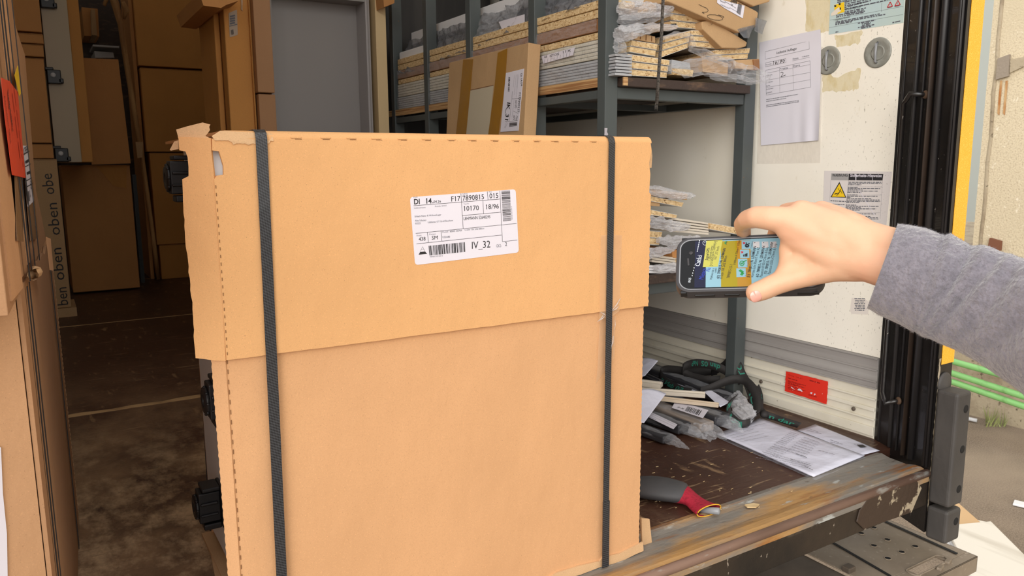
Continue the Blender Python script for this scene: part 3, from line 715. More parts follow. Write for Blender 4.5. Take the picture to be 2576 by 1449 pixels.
# torn tongue standing up at the corner + small bent scrap
q_ = [(449, 348), (443, 326), (470, 318), (510, 308), (520, 311), (529, 313), (526, 319), (528, 327), (522, 336), (517, 342), (527, 347)]
G().prism([PP(x, y, c0_+V((0, .004, 0)), n2) for x, y in q_], (0.001, .004, 0)).build('torn_tongue', M_torn, bx)
q_ = [(449, 353), (438, 356), (427, 377), (430, 379), (449, 375)]
G().prism([PP(x, y, c0_+V((0, .02, 0)), n2) for x, y in q_], (0.001, .004, 0)).build('torn_scrap', M_torn, bx)
# right corner flap, bent down
q_ = [(1629, 352), (1637, 358), (1641, 392), (1639, 422), (1632, 422), (1630, 385)]
G().prism([PY(x, y, BY+.012) for x, y in q_], (0, .004, 0)).build('torn_scrap', M_torn, bx)
q_ = [(1614, 1304), (1634, 1306), (1641, 1374), (1616, 1370)]
G().prism([PY(x, y, BY+.02) for x, y in q_], (0, .005, 0)).build('bottom_scrap', M_torn, bx)
q_ = [(1372, 1460), (1400, 1441), (1455, 1424), (1508, 1412), (1518, 1402), (1560, 1392), (1600, 1372), (1618, 1364), (1619, 1386), (1600, 1394), (1560, 1414), (1512, 1426), (1460, 1446), (1400, 1462)]
G().prism([PY(x, y, BY-.004) for x, y in q_], (0, .004, 0)).build('torn_edge', M_torn, bx)
# folded bottom flap lying beside the white panel
G().prism([PZ(522, 1352, .001), PZ(536, 1350, .001), PZ(570, 1470, .001), PZ(545, 1475, .001)], (0, 0, .004)).build('bottom_flap', M_torn, bx)
# straps
def band(xa, xb, wd, y, nm='strapping_band'):
    g = G(); yy = y
    prof = [(yy, .004)] + [(yy, .004+.05*k) for k in range(1, 17)] + [(yy, ZC1-.004), (yy+.003, ZC1+.005), (yy+.012, ZC1+.0093), (1.705, ZC1+.0093), (1.7055, .0)]
    rs = []
    for y_, z in prof:
        x = xb+(xa-xb)*z/HB
        rs.append([V((x-wd/2, y_, z)), V((x+wd/2, y_, z))])
    g.rings(rs, False, False, smooth=False)
    return g.build(nm, M_strap, bx, solid=.001)
band(.2785, .2685, .0160, BY-.0105)
band(.9105, .9065, .0145, BY-.0102)
G().box((.899, BY-.0118, .0), (.9155, BY-.010, .14)).build('band_end', M_strap, bx)
# clear tape under and around the right strap
for q_, l in ((((1511, 592), (1532, 590), (1526, 800), (1508, 802)), .0075), (((1540, 590), (1565, 592), (1558, 782), (1536, 800)), .0075)):
    film('tape', [PY(x, y, BY-l-.0008) for x, y in q_], M_tapec, bx, 20, 6, .0006, 3)
film('tape', [PY(x, y, BY-.0022) for x, y in ((1509, 800), (1550, 795), (1545, 900), (1500, 965))], M_tapec, bx, 20, 8, .0009, 4)
g = G()
for a, b, r_ in (((1538, 783), (1561, 750), .0011), ((1540, 783), (1556, 770), .0012), ((1505, 808), (1521, 795), .0012), ((1503, 810), (1519, 789), .0008), ((1536, 878), (1543, 845), .0013), ((1547, 805), (1545, 830), .0006), ((1512, 786), (1524, 794), .001)):
    g.tube([PY(*a, BY-.010), PY((a[0]+b[0])/2+2, (a[1]+b[1])/2, BY-.013), PY(*b, BY-.011)], [r_*.4, r_, r_*.5], 6)
g.build('tape_crease', M_filmc, bx)
# shipping label on the cap
yl = BY-.0072
lc = [PY(x, y, yl) for x, y in ((1031, 496), (1297, 476), (1305, 635), (1044, 667))]
lb_ = sticker(bx, 'shipping_label', M_label, lc, (0, -1, 0), .006, .0004)
S = Sheet(lb_, (0, yl-.0004, 0), (0, -1, 0), (1000, 440, 5.573), lift=.0003)
t_ = S.text
t_((228, 413), (312, 408), .0085, 'DI', bold=True); t_((388, 402), (478, 397), .0085, '14', bold=True); t_((486, 396), (502, 395), .0085, '.', bold=True); t_((504, 394), (608, 386), .0042, '04.26')
t_((748, 374), (880, 365), .0085, 'F17'); t_((908, 363), (1212, 340), .0085, '7890815'); t_((1286, 330), (1412, 322), .0085, '015')
t_((222, 322), (278, 318), .0022, 'Prod', M_inkg); t_((908, 275), (980, 270), .0022, 'Auftrag', M_inkg); t_((1280, 248), (1320, 245), .0022, 'Pos', M_inkg)
t_((918, 506), (1140, 494), .0082, '10170'); t_((1228, 483), (1420, 470), .0082, '18/96'); t_((926, 416), (1002, 411), .0022, 'Tour-Nr', M_inkg)
t_((924, 634), (1300, 606), .0052, 'LEHMANN 52640295')
t_((230, 474), (392, 464), .0024, 'Lieferadresse', M_inkg); t_((522, 450), (685, 440), .0024, 'Kunde: 20101', M_inkg)
t_((240, 594), (612, 568), .0028, 'Erbach Natur & WohnenLager', M_inkb); t_((245, 654), (405, 645), .0028, 'Alte Schulstr', M_inkb); t_((247, 692), (322, 688), .0028, '03222', M_inkb); t_((422, 676), (778, 648), .0028, 'Lübbenau OT Groß Beuchow', M_inkb)
t_((625, 812), (708, 806), .0026, 'Modell', M_inkg); t_((732, 804), (902, 790), .0028, '60001 00709', M_inkb); t_((940, 782), (1215, 760), .0026, 'U-Schr 1SK 2AZ B80cm', M_inkb); t_((627, 886), (735, 878), .0032, 'US2A80', M_inkb)
t_((266, 862), (336, 856), .0026, 'Front', M_inkg); t_((443, 842), (533, 836), .0026, 'Korpus', M_inkg); t_((297, 926), (392, 920), .0062, '438'); t_((478, 908), (564, 902), .0062, 'SM')
t_((1034, 1036), (1300, 1016), .0120, 'IV_32', bold=False); t_((1382, 1016), (1460, 1010), .0052, 'GK2-', M_inkg); t_((1506, 998), (1534, 996), .0068, '2')
t_((448, 1158), (634, 1142), .0022, '7890815010013', M_inkg)
for a, b in (((225, 432), (1440, 338)), ((888, 258), (920, 752)), ((1258, 232), (1268, 350)), ((1434, 222), (1470, 938)), ((908, 570), (1446, 522)), ((1196, 360), (1206, 545)), ((255, 820), (1668, 680)), ((418, 805), (432, 944)), ((608, 788), (622, 928)), ((265, 966), (1460, 842)), ((1470, 936), (1680, 912))):
    S.seg(a, b, .0006)
S.barcode((435, 994), (945, 942), (448, 1130), (952, 1078), 34)
S.barcode((1455, 222), (1478, 652), (1576, 216), (1592, 640), 46)
t_((1612, 632), (1604, 440), .0020, '7890815010013', M_inkg)
S.poly([(296, 1118), (414, 1106), (386, 1074), (316, 1080)]); S.path([(316, 1080), (350, 1005), (386, 1074)], .0003); S.seg((330, 1048), (370, 1044), .0003)
S.done()

# ================================================================== STEEL RACK ALONG THE RIGHT WALL
XR, YR, YE = 1.381, 1.741, 3.30
rack = thing('steel_rack', 'dark slate steel rack with plywood shelves along the cream side wall', 'rack', (1.68, 2.5, 0))
posts_y = [YR, 2.10, 2.52, 2.88, 3.22]
for y in posts_y:
    g = G().box((XR, y, .001), (XR+.045, y+.036, 2.2)); g.build('post', M_steel, rack, bev=.002)
for y in (YR, 3.22):
    G().box((1.945, y, .001), (1.992, y+.040, 2.2)).build('post', M_steel, rack, bev=.002)
def shelf(zt, zb):
    G().box((XR+.046, YR+.004, zb), (1.944, YR+.034, zb+(zt-zb)*.55)).build('end_beam', M_steel, rack, bev=.002)
    G().box((XR+.005, YR+.037, zb), (XR+.035, 3.22, zb+(zt-zb)*.42)).build('long_beam', M_steel, rack, bev=.002)
    G().box((1.955, YR+.041, zb), (1.985, 3.22, zb+(zt-zb)*.42)).build('long_beam', M_steel, rack, bev=.002)
    for yy in (2.10, 2.9): G().box((XR+.046, yy, zb), (1.944, yy+.03, zb+.02)).build('cross_beam', M_steeld, rack)
    zt_ = zb+(zt-zb)*.56
    o = G().box((XR+.002, YR+.037, zt_), (XR+.010, 3.30, zt)).build('board_edge', M_ply, rack)
    g = G().box((XR+.046, YR-.022, zt_), (1.943, 3.30, zt-.0005)); g.build('shelf_board', M_darkply, rack, bev=.002)
    G().box((XR+.046, YR-.024, zt_+.002), (XR+.062, YR-.020, zt-.001)).build('board_end', M_ply, rack)
shelf(1.040, .982)
shelf(.470, .405)
G().box((XR+.046, YR+.002, 1.95), (1.944, YR+.034, 1.99)).build('end_beam', M_steel, rack)
# little torn sticker on the corner post
G().prism([PX(x, y, XR-.0005) for x, y in ((1521, 322), (1528, 322), (1527, 332), (1530, 338), (1525, 347), (1520, 346), (1521, 334))], (-.0004, 0, 0)).build('torn_sticker', M_label, rack)

# chipboard panels whose sawn ends face the doors
def chipstack(q, n, names, lab, grp, depth=1.35, yf=None, top=0, pos=('top', 'second', 'third', 'lowest')):
    """q: TL, TR, BR, BL pixels of the stack's end on the rack's end plane"""
    yf = yf or YR-.012
    P = [PY(x, y, yf) for x, y in q]
    for k in range(n):
        u0, u1 = k/n+.012, (k+1)/n-.012
        a, b = P[0].lerp(P[3], u0), P[1].lerp(P[2], u0); c, d = P[1].lerp(P[2], u1), P[0].lerp(P[3], u1)
        dy = .004*((k*7) % 3-1)
        t = thing('chipboard_panel', '%s of %s' % (names[k], lab), 'board', tuple((c+d)/2+V((0, .1, 0))), grp)
        off = V((0, dy, 0)); e = V((0, depth, 0))
        i = .07
        G().prism([a.lerp(d, i)+off, b.lerp(c, i)+off, c.lerp(b, i)+off, d.lerp(a, i)+off], e).build('core', M_chip, t)
        th = (d-a)*.07
        G().prism([a+off, b+off, b+off+th*.9, a+off+th*.9], e).build('face_laminate', M_lam, t)
        G().prism([d+off-th*.9, c+off-th*.9, c+off, d+off], e).build('face_laminate', M_lam, t)
N3 = ('top', 'middle', 'bottom'); N2 = ('upper', 'lower')
gA = 'chipboard panels on the upper shelf'
chipstack([(1577, 135), (1682, 151), (1679, 196), (1577, 190)], 3, N3, 'three chipboards lying flat at the left end of the upper shelf', gA)
chipstack([(1587, 101), (1652, 111), (1648, 142), (1583, 131)], 2, N2, 'two short chipboards under the corrugated strip, upper shelf left', gA)
chipstack([(1672, 90), (1734, 77), (1732, 121), (1665, 145)], 3, N3, 'three tilted chipboards in film behind the hanging cord', gA)
chipstack([(1736, 76), (1816, 78), (1816, 124), (1739, 116)], 3, N3, 'three chipboards in the middle of the upper shelf under the leaning carton', gA)
chipstack([(1684, 17), (1765, 29), (1767, 74), (1690, 68)], 3, N3, 'three chipboards topmost on the pile, left of the marked carton', gA)
chipstack([(1796, 126), (1884, 121), (1880, 148), (1800, 152)], 2, N2, 'two chipboards at the right end of the upper shelf by the wall post', gA)
# corrugated edging strip on the short pair
P = [PY(x, y, YR-.010) for x, y in ((1590, 80), (1648, 92), (1648, 108), (1588, 98))]
t = thing('corrugated_strip', 'brown corrugated cardboard comb strip on the short chipboards', 'cardboard', tuple((P[2]+P[3])/2))
G().prism(P, (0, .5, 0)).build('strip', M_cardp, t)
for k in range(4):
    u = .12+k*.24
    a = P[0].lerp(P[1], u); b = P[3].lerp(P[2], u); G().obox((a+b)/2+V((0, -.001, .001)), ((b-a)*.36).cross(V((0, 1, 0)))*.12, (0, .0012, 0), (b-a)*.40).build('flute_gap', M_perf, t)

# long goods along the rack's open side, bottom to top
def layer(name, lab, cat, z0, z1, m_, x0=1.392, x1=1.50, y0=1.79, y1=3.2, dz=-.0, n=1, bev=.002, filmm=None):
    t = thing(name, lab, cat, ((x0+x1)/2, (y0+y1)/2, z0))
    g = G(); h = (z1-z0)/n
    for k in range(n):
        g.hexa([V((x0+(.002 if k % 2 else 0), y0, z0+h*k+.0006)), V((x1, y0, z0+h*k+.0006)), V((x1, y1, z0+h*k+.0006+dz)), V((x0, y1, z0+h*k+.0006+dz))],
               [V((x0+(.002 if k % 2 else 0), y0, z0+h*(k+1)-.0006)), V((x1, y0, z0+h*(k+1)-.0006)), V((x1, y1, z0+h*(k+1)-.0006+dz)), V((x0, y1, z0+h*(k+1)-.0006+dz))])
    g.build('boards' if n > 1 else 'body', m_, t, bev=bev)
    if filmm: film('film_wrap', [V((x0-.004, y0, z0+.002)), V((x0-.004, y1, z0+.002+dz)), V((x0-.004, y1, z1-.001+dz)), V((x0-.004, y0, z1-.001))], filmm, t, 60, 6, .004, int(z0*100))
    return t
M_grey2 = mat('grey_laminate_edges', (170, 172, 176), .45, var=[(5, .45, .7, (190, 190, 190), (1, .3, 2), 3)])
M_ivo2 = mat('ivory_laminate_edges', (214, 208, 190), .45)
layer('strip_bundle', 'film-wrapped bundle of grey strips lying lowest on the upper shelf', 'bundle', 1.041, 1.092, M_grey2, 1.390, 1.452, n=6, filmm=M_film, y0=1.76)
t = layer('strip_bundle', 'film-wrapped bundle of ivory strips with a paper slip, second layer of the upper shelf', 'bundle', 1.093, 1.146, M_ivo2, 1.390, 1.452, n=5, filmm=M_film, y0=1.77)
S = Sheet(t, (1.384, 0, 0), (-1, 0, 0), (960, 0, 4.026), .0006)
S.poly([(1620, 570), (1960, 478), (1940, 560), (1640, 645)], M_label, 1); 
for a, b, st_ in (((1650, 590), (1680, 583), '6E'), ((1705, 580), (1800, 556), 'ISTOIS'), ((1830, 545), (1920, 520), '11X')): S.text(a, b, .007, st_, l=2)
for k in range(9): S.seg((1650+k*32, 640-k*9), (1656+k*32, 600-k*9), .0012, M_inkg, 2)
S.done({'label_paper': 'paper_slip'})
layer('chipboard_panel', 'long raw chipboard between ivory strips and brown-wrapped board, rack side', 'board', 1.147, 1.167, M_chip, 1.392, 1.455)
layer('wrapped_board', 'long board in glossy brown wrap on the rack side', 'board', 1.168, 1.204, M_brownw, 1.391, 1.455, filmm=M_film)
layer('chipboard_panel', 'lower long raw chipboard above the brown-wrapped board', 'board', 1.205, 1.229, M_chip, 1.392, 1.50)
layer('chipboard_panel', 'upper long raw chipboard under the grey film, rack side', 'board', 1.230, 1.254, M_chip, 1.392, 1.50, y0=1.76)
t = layer('white_panel_carton', 'long white panel on top of the goods behind the rack posts', 'panel', 1.318, 1.372, M_white, 1.46, 1.60, y0=1.9, y1=3.2, bev=.003)
t = layer('grey_panel', 'grey panel edge lying above the long white panel', 'panel', 1.373, 1.392, M_grey2, 1.60, 1.9, y0=1.8, y1=3.0)
fs = thing('film_bundle', 'soft grey film-covered pack under the long white panel', 'bundle', (1.55, 2.5, 1.255))
film('film_wrap', [V((1.392, 1.78, 1.255)), V((1.392, 3.2, 1.185)), V((1.44, 3.2, 1.33)), V((1.44, 1.78, 1.34))], M_filmd, fs, 70, 14, .012, 8, .01)
G().box((1.46, 1.80, 1.256), (1.60, 3.2, 1.30)).build('panel', M_whited, fs, bev=.003)
film('film_fold', [V((1.40, 2.25, 1.255)), V((1.40, 2.55, 1.25)), V((1.43, 2.5, 1.33)), V((1.43, 2.2, 1.34))], M_film, fs, 16, 10, .016, 11)
G().prism([PX(x, y, 1.405) for x, y in ((1255, 55), (1320, 36), (1320, 72), (1268, 84))], (-.001, 0, 0)).build('paper_slip', M_label, fs)
# small white block seen far left behind the posts
t = layer('white_block', 'short white board end at the far end of the rack', 'board', 1.235, 1.285, M_white, 1.40, 1.46, y0=2.95, y1=3.2, bev=.006)

# soft packs in film that hang over the shelf ends
def pack(lab, pts, rad, mm, seed, inner=None, flat=.75, amp=.35, cat='bundle'):
    P = [PY(x, y, Y) for x, y, Y in pts]
    lo = min(p.z for p in P)
    t = thing('film_pack', lab, cat, tuple(sum(P, V((0, 0, 0)))/len(P)), 'crumpled film packs on the rack')
    for k, (q, m_, d) in enumerate(inner or []):
        G().prism([PY(x, y, YR-.008-.004*k) for x, y in q], (0, d, 0)).build('content', m_, t)
    bag('film_wrap', P, rad, mm, t, seed, 28, 30, amp, flat)
    return t
yf = YR-.03
pack('crumpled clear film pack with cardboard pieces at the right of the upper shelf', [(1684, 170, yf), (1730, 172, yf), (1790, 165, yf), (1835, 172, yf), (1880, 185, yf-.03), (1925, 196, yf-.10), (1938, 190, yf-.12)], [.012, .030, .036, .034, .030, .020, .002], M_film, 3,
     [(((1690, 150), (1735, 158), (1740, 190), (1688, 185)), M_grey2, .5), (((1692, 172), (1745, 176), (1742, 192), (1692, 188)), M_chip, .5), (((1765, 140), (1832, 160), (1830, 190), (1768, 180)), M_cardp, .3), (((1845, 152), (1908, 148), (1910, 176), (1850, 172)), M_cardp, .2), (((1895, 150), (1910, 149), (1911, 176), (1898, 176)), M_brownw, .2)], .8)
pack('clear film tail spilling over the shelf edge toward the wall paper', [(1790, 190, yf-.02), (1850, 198, yf-.05), (1890, 205, yf-.08), (1915, 208, yf-.1)], [.016, .020, .016, .004], M_film, 9, None, .6)
pack('milky film pack at the top left behind the corner post', [(1560, 20, yf), (1600, 25, yf), (1650, 28, yf), (1690, 22, yf)], [.02, .026, .024, .010], M_filmc, 5,
     [(((1600, 18), (1650, 8), (1652, 30), (1604, 34)), M_cardp, .3), (((1682, 8), (1700, 6), (1700, 26), (1684, 30)), M_card, .2)], .8)
pack('clear film pack with grey trays, just under the milky pack', [(1558, 52, yf), (1600, 46, yf-.01), (1650, 42, yf-.01), (1690, 36, yf)], [.014, .022, .018, .006], M_film, 6,
     [(((1560, 34), (1604, 40), (1604, 52), (1562, 50)), M_grey2, .4)], .7)
pack('clear film pack with a cardboard flap hanging left of the cord', [(1556, 90, yf), (1600, 76, yf), (1650, 70, yf), (1702, 68, yf)], [.026, .020, .016, .006], M_filmc, 7,
     [(((1620, 66), (1700, 52), (1704, 72), (1640, 82)), M_cardp, .25), (((1560, 62), (1620, 60), (1620, 78), (1566, 80)), M_grey2, .3)], .8)
pack('clear film around the tilted chipboards', [(1664, 98, yf), (1700, 84, yf), (1735, 90, yf), (1742, 118, yf)], [.010, .012, .012, .012], M_film, 12, None, .5)
pack('clear film sheet bridging the middle chipboards and the right pack', [(1736, 124, yf), (1770, 134, yf-.01), (1810, 150, yf-.01), (1835, 165, yf-.01)], [.010, .018, .018, .010], M_film, 14, None, .6)
pack('clear film gathered over the strips beside the corner post', [(1556, 100, yf), (1560, 122, yf-.01), (1570, 142, yf)], [.014, .020, .008], M_film, 15, None, .7)
o = G()
for k in range(7): o.box((1.392+.003*(k % 2), YR-.03, 1.0415+k*.0085), (1.452, YR+.03, 1.0415+k*.0085+.0065))
tag(o.build('strip_ends', M_grey2, bev=.0008), 'grey strip ends stacked beside the corner post on the upper shelf', 'strips')

# cartons tilted on top of the pile
t = thing('parcel_carton', 'long brown carton leaning on the pile, marked with black pen and white label', 'box', tuple(PY(1800, 60, YR)))
q = [(1678, 3), (1860, 82), (1890, 72), (1903, 66), (1908, 32), (1902, 27), (1855, 2), (1790, -40), (1700, -60)]
G().prism([PY(x, y, YR-.05) for x, y in q], (0, 1.1, 0)).build('carton', M_cardp, t, bev=.003)
S = Sheet(t, (0, YR-.051, 0), (0, -1, 0), (1600, 0, 6.3), .0006)
S.poly([(1285, -20), (1720, 92), (1690, 292), (1400, 130), (1282, 45)], M_label, 1)
S.text((1490, 30), (1590, 75), .011, '2499', l=2, bold=True); S.text((1330, 20), (1410, 58), .004, 'Baustoff', l=2); S.text((1500, 78), (1530, 92), .004, '285', l=2); S.text((1330, 78), (1480, 150), .0035, '14.04.2026 DI F17', l=2)
S.barcode((1620, 45), (1680, 75), (1590, 200), (1650, 245), 14, l=2); S.seg((1400, 20), (1580, 130), .0008, None, 2); S.seg((1480, 120), (1600, 190), .0006, None, 2)
S.path([(992, 70), (1060, 105), (1120, 130), (1145, 165), (1120, 190), (1045, 195), (1080, 215)], .0012, M_mark)
S.path([(1190, 308), (1130, 270), (1128, 245), (1170, 232), (1250, 235), (1330, 255), (1372, 285), (1370, 310), (1320, 322), (1250, 318), (1190, 300)], .0012, M_mark)
S.path([(1300, 235), (1360, 250), (1394, 272), (1380, 282)], .0012, M_mark)
S.done({'label_paper': 'label', 'marker_pen': 'pen_marks'})
film('film_scrap', [PY(x, y, YR-.055) for x, y in ((1858, 72), (1900, 62), (1885, 96), (1872, 95))], M_filmd, t, 12, 8, .004, 2)
film('film_scrap', [PY(x, y, YR-.06) for x, y in ((1902, 42), (1928, 52), (1918, 88), (1898, 78))], M_filmd, t, 12, 8, .004, 4)
t = thing('flat_parcel', 'small wedge-shaped brown parcel squeezed under the leaning carton', 'box', tuple(PY(1820, 118, YR)))
G().prism([PY(x, y, YR-.035) for x, y in ((1765, 58), (1768, 54), (1792, 50), (1880, 106), (1877, 117), (1858, 122), (1817, 121), (1768, 74))], (0, .9, 0)).build('parcel', M_cardp, t, bev=.003)
G().tube([PY(x, y, YR-.037) for x, y in ((1786, 52), (1791, 60), (1784, 64))], .0012, 6).build('torn_fold', M_torn, t)
t = thing('flat_parcel', 'brown carton corner at the very top, right of the white label', 'box', tuple(PY(1890, 5, YR)))
G().prism([PY(x, y, YR-.06) for x, y in ((1840, -10), (1897, 16), (1937, 4), (1937, -40), (1850, -60))], (0, .057, 0)).build('parcel', M_cardp, t, bev=.003)

# lower shelf goods
gL = 'chipboard panels on the lower shelf'
chipstack([(1560, 478), (1718, 509), (1712, 521), (1560, 492)], 1, ('Topmost',), 'the chipboards on the lower shelf, under the film pack', gL, .5)
chipstack([(1560, 512), (1701, 540), (1698, 550), (1560, 530)], 1, ('Second',), 'the chipboards on the lower shelf, above the ivory strips', gL, .5)
chipstack([(1783, 560), (1852, 572), (1852, 590), (1783, 577)], 1, ('Rightmost',), 'the chipboards on the lower shelf, behind the handheld phone', gL, .5)
chipstack([(1570, 575), (1664, 582), (1658, 617), (1570, 612)], 2, N2, 'two thick chipboards at the left of the lower shelf by the carton', gL, .5)
chipstack([(1700, 650), (1728, 648), (1726, 664), (1702, 668)], 1, ('Small',), 'chipboard block low on the lower shelf left of the phone', gL, .4)
def slab(name, lab, cat, q, n, m_, d=.6, grp=None, yf=None):
    P = [PY(x, y, yf or YR-.01) for x, y in q]; g = G()
    for k in range(n):
        u0, u1 = k/n+.02, (k+1)/n-.03
        a, b = P[0].lerp(P[3], u0), P[1].lerp(P[2], u0); c, e = P[1].lerp(P[2], u1), P[0].lerp(P[3], u1)
        g.prism([a, b, c, e], (0, d+.01*(k % 2), 0))
    return tag(g.build(name, m_, bev=.0008), lab, cat, grp)
slab('strip_bundle', 'ivory strips in film on the lower shelf beside the rightmost chipboard', 'bundle', [(1690, 546), (1783, 560), (1783, 592), (1690, 584)], 5, M_ivory)
slab('strip_bundle', 'ivory strips above the lowest layer of the lower shelf', 'bundle', [(1640, 640), (1702, 648), (1702, 668), (1640, 660)], 3, M_ivory)
slab('strip_bundle', 'white strips lying directly on the lower shelf', 'bundle', [(1570, 662), (1700, 672), (1698, 690), (1570, 686)], 3, M_white)
slab('wood_blocks', 'small brown wooden blocks between the two upper chipboards of the lower shelf', 'block', [(1560, 496), (1660, 503), (1660, 520), (1560, 512)], 1, M_cardp, .3)
slab('cardboard_scrap', 'brown cardboard behind film on the lower shelf left of the phone', 'cardboard', [(1690, 628), (1735, 630), (1732, 652), (1692, 650)], 1, M_card, .3)
pack('film-wrapped trays topmost on the lower shelf', [(1600, 475, yf), (1650, 480, yf), (1700, 490, yf), (1735, 492, yf-.01), (1750, 492, yf-.02)], [.014, .018, .018, .012, .003], M_filmc, 21, [(((1600, 470), (1730, 488), (1728, 503), (1600, 488)), M_cardp, .4)], .8, .3)
pack('milky film pack in the middle of the lower shelf', [(1600, 556, yf), (1650, 560, yf), (1690, 568, yf), (1730, 570, yf)], [.018, .022, .022, .012], M_filmc, 22, None, .8)
pack('grey film pack under the ivory strips of the lower shelf', [(1655, 604, yf), (1690, 608, yf), (1730, 606, yf), (1760, 600, yf)], [.010, .022, .022, .010], M_filmc, 23, None, .8)
pack('clear film pack low on the lower shelf beside the carton', [(1610, 640, yf), (1640, 636, yf), (1680, 630, yf), (1700, 624, yf)], [.02, .02, .014, .004], M_filmc, 24, None, .8)
pack('clear film pack lying on the front edge of the lower shelf', [(1650, 676, yf), (1700, 674, yf), (1740, 678, yf), (1760, 684, yf)], [.012, .020, .018, .006], M_filmc, 25, None, .8)

# hanging cord
a = PY(1668, -260, 1.5); b = PY(1668, 0, 1.5); c = PY(1664, 90, 1.5); d = PY(1658, 170, 1.5); e = PY(1652, 262, 1.5)
t = thing('hanging_cord', 'frayed grey braided strap hanging down in front of the shelf', 'strap', tuple(e))
G().tube([V((a.x, 1.5, ZR)), a, b, c, d, e], [.0052]*5+[.0058], 10, .45).build('webbing', M_cord, t)
g = G()
for k in range(9): g.tube([e+V(((k-4)*.0011, 0, .002)), e+V(((k-4)*.0014-.002, 0, -.010-.003*((k*5) % 3)))], .0004, 5)
g.build('frayed_end', M_cord, t)

# flat carton leaning on the rack posts
xb, xt, z_t = 1.245, 1.325, 1.162
Lp = lambda x, y: PP(x, y, V((1.325, 0, 1.162)), V((1, 0, -(xt-xb)/z_t)))
kd = V((0, 1, 0)); up_ = V((xt-xb, 0, z_t)).normalized(); nn_ = up_.cross(kd); nn_ = nn_ if nn_.x < 0 else -nn_
TR, TL = Lp(1330, 107), Lp(1130, 156)
y0_, y1_ = TR.y, TL.y; Lz = TR.z
pk = thing('flat_carton', 'flat brown carton with two tape bands and a window, leaning on the rack', 'box', (1.28, (y0_+y1_)/2, 0.0))
def LP(y, z, o=0): return V((xt-(z_t-z)*(xt-xb)/z_t, y, z)) + nn_*o
Tt = Lz
G().hexa([LP(y0_, .012), LP(y1_, .012), LP(y1_, .012, -.045), LP(y0_, .012, -.045)], [LP(y0_, Tt), LP(y1_, Tt), LP(y1_, Tt, -.045), LP(y0_, Tt, -.045)]).build('carton', M_cardp, pk, bev=.002)
wv = [Lp(1148+1280*0, 0)]
def LPp(x, y, o): 
    p = Lp(x, y); return p + nn_*o
def tapeq(pxl, nm, m_, o):
    return G().prism([LPp(x, y, .0008) for x, y in pxl], nn_*o).build(nm, m_, pk)
tapeq([(1166, 150), (1191, 149), (1184, 230), (1172, 345), (1147, 345), (1156, 260)], 'tape_band', M_tapeb, .0006)
tapeq([(1253, 133), (1277, 122), (1272, 200), (1254, 345), (1228, 345), (1244, 225)], 'tape_band', M_tapeb, .0006)
tapeq([(1184, 227), (1242, 215), (1230, 345), (1173, 345)], 'window', mat('beige_panel', (196, 184, 160), .5), .0003)
tapeq([(1184, 226), (1242, 213.6), (1242, 215.5), (1184, 228)], 'window_edge', M_perf, .0006)
lb_ = tapeq([(1274, 184), (1319, 173), (1305, 329), (1260, 332)], 'shipping_label', M_label, .0012)
S = Sheet(lb_, LPp(1290, 250, .0022), nn_, (1260, 170, 8.524), .0003)
S.text((140, 735), (90, 1120), .020, 'IK_31', bold=True)
S.text((420, 130), (428, 400), .010, 'DI 14.04'); S.text((390, 530), (355, 960), .012, 'F177890137'); S.text((310, 690), (300, 870), .010, '10170'); S.text((335, 1020), (315, 1115), .010, '720'); S.text((275, 1010), (262, 1115), .009, '18/9')
S.seg((430, 655), (240, 672), .0008); S.seg((375, 985), (270, 930), .0006); S.seg((235, 680), (185, 1150), .0008); S.seg((360, 1135), (90, 1160), .0008); S.seg((245, 510), (238, 670), .0012, M_inkb)
for a, b in (((330, 150), (290, 580)), ((360, 140), (345, 430)), ((290, 160), (270, 420)), ((380, 150), (330, 640)), ((285, 700), (240, 1060)), ((150, 1180), (90, 1300)), ((120, 1170), (80, 1290))): S.seg(a, b, .0008, M_inkg)
S.barcode((165, 200), (150, 520), (200, 210), (185, 525), 14); S.barcode((185, 1180), (180, 1280), (350, 1170), (345, 1255), 8)
S.done()

# ================================================================== THINGS ON THE RIGHT WALL
XS = XW-.0004
W = lambda x, y, o=0: PX(x, y, XW) + V((-o, 0, 0))
def wsheet(name, mt, q, r, lab, cat, th=.0006):
    c = [W(x, y) for x, y in q]
    o = G().prism([p for p in rrect(None, c, r)], (-th, 0, 0)).build(name, mt); return tag(o, lab, cat)
# document sleeve with form
sl = thing('document_sleeve', 'clear sleeve with a white form sheet taped to the cream wall beside the rack', 'document', tuple(W(1985, 410)))
G().prism([W(x, y, .0002) for x, y in ((1913, 112), (2071, 118), (2063, 410), (1904, 412))], (-.0005, 0, 0)).build('sleeve', mat('sleeve_plastic', (240, 234, 228), .15, alpha=.14, amax=.4, bump=[(40, .4, I1)]), sl)
def curl(u, v): 
    a, b, c, d = W(1912, 107, .002), W(2068, 74, .002), W(2064, 353, .002), W(1916, 366, .002)
    p = a.lerp(b, u).lerp(d.lerp(c, u), v); k = max(0, u-.5)*max(0, v-.45)
    return p + V((-.0015-.012*k*(1+math.sin(u*26))-.004*max(0, .12-v)*8*u, 0, 0))
fs_ = G().grid(curl, 30, 30).build('form_sheet', mat('form_paper', (226, 224, 234), .5), sl)
S = Sheet(fs_, (XW-.0040, 0, 0), (-1, 0, 0), (1910, 80, 4.26), .0004)
for q in ([(63, 213), (534, 98), (538, 184), (66, 294), (63, 213)], [(64, 334), (286, 286), (288, 328), (67, 375), (64, 334)], [(70, 412), (545, 310), (553, 592), (75, 678), (70, 412)]): S.path(q, .0006, M_inkb)
for a, b in (((70, 445), (546, 350)), ((74, 520), (550, 434)), ((74, 598), (550, 512)), ((216, 382), (222, 652)), ((360, 350), (368, 626)), ((355, 312), (542, 272))): S.seg(a, b, .0005, M_inkb)
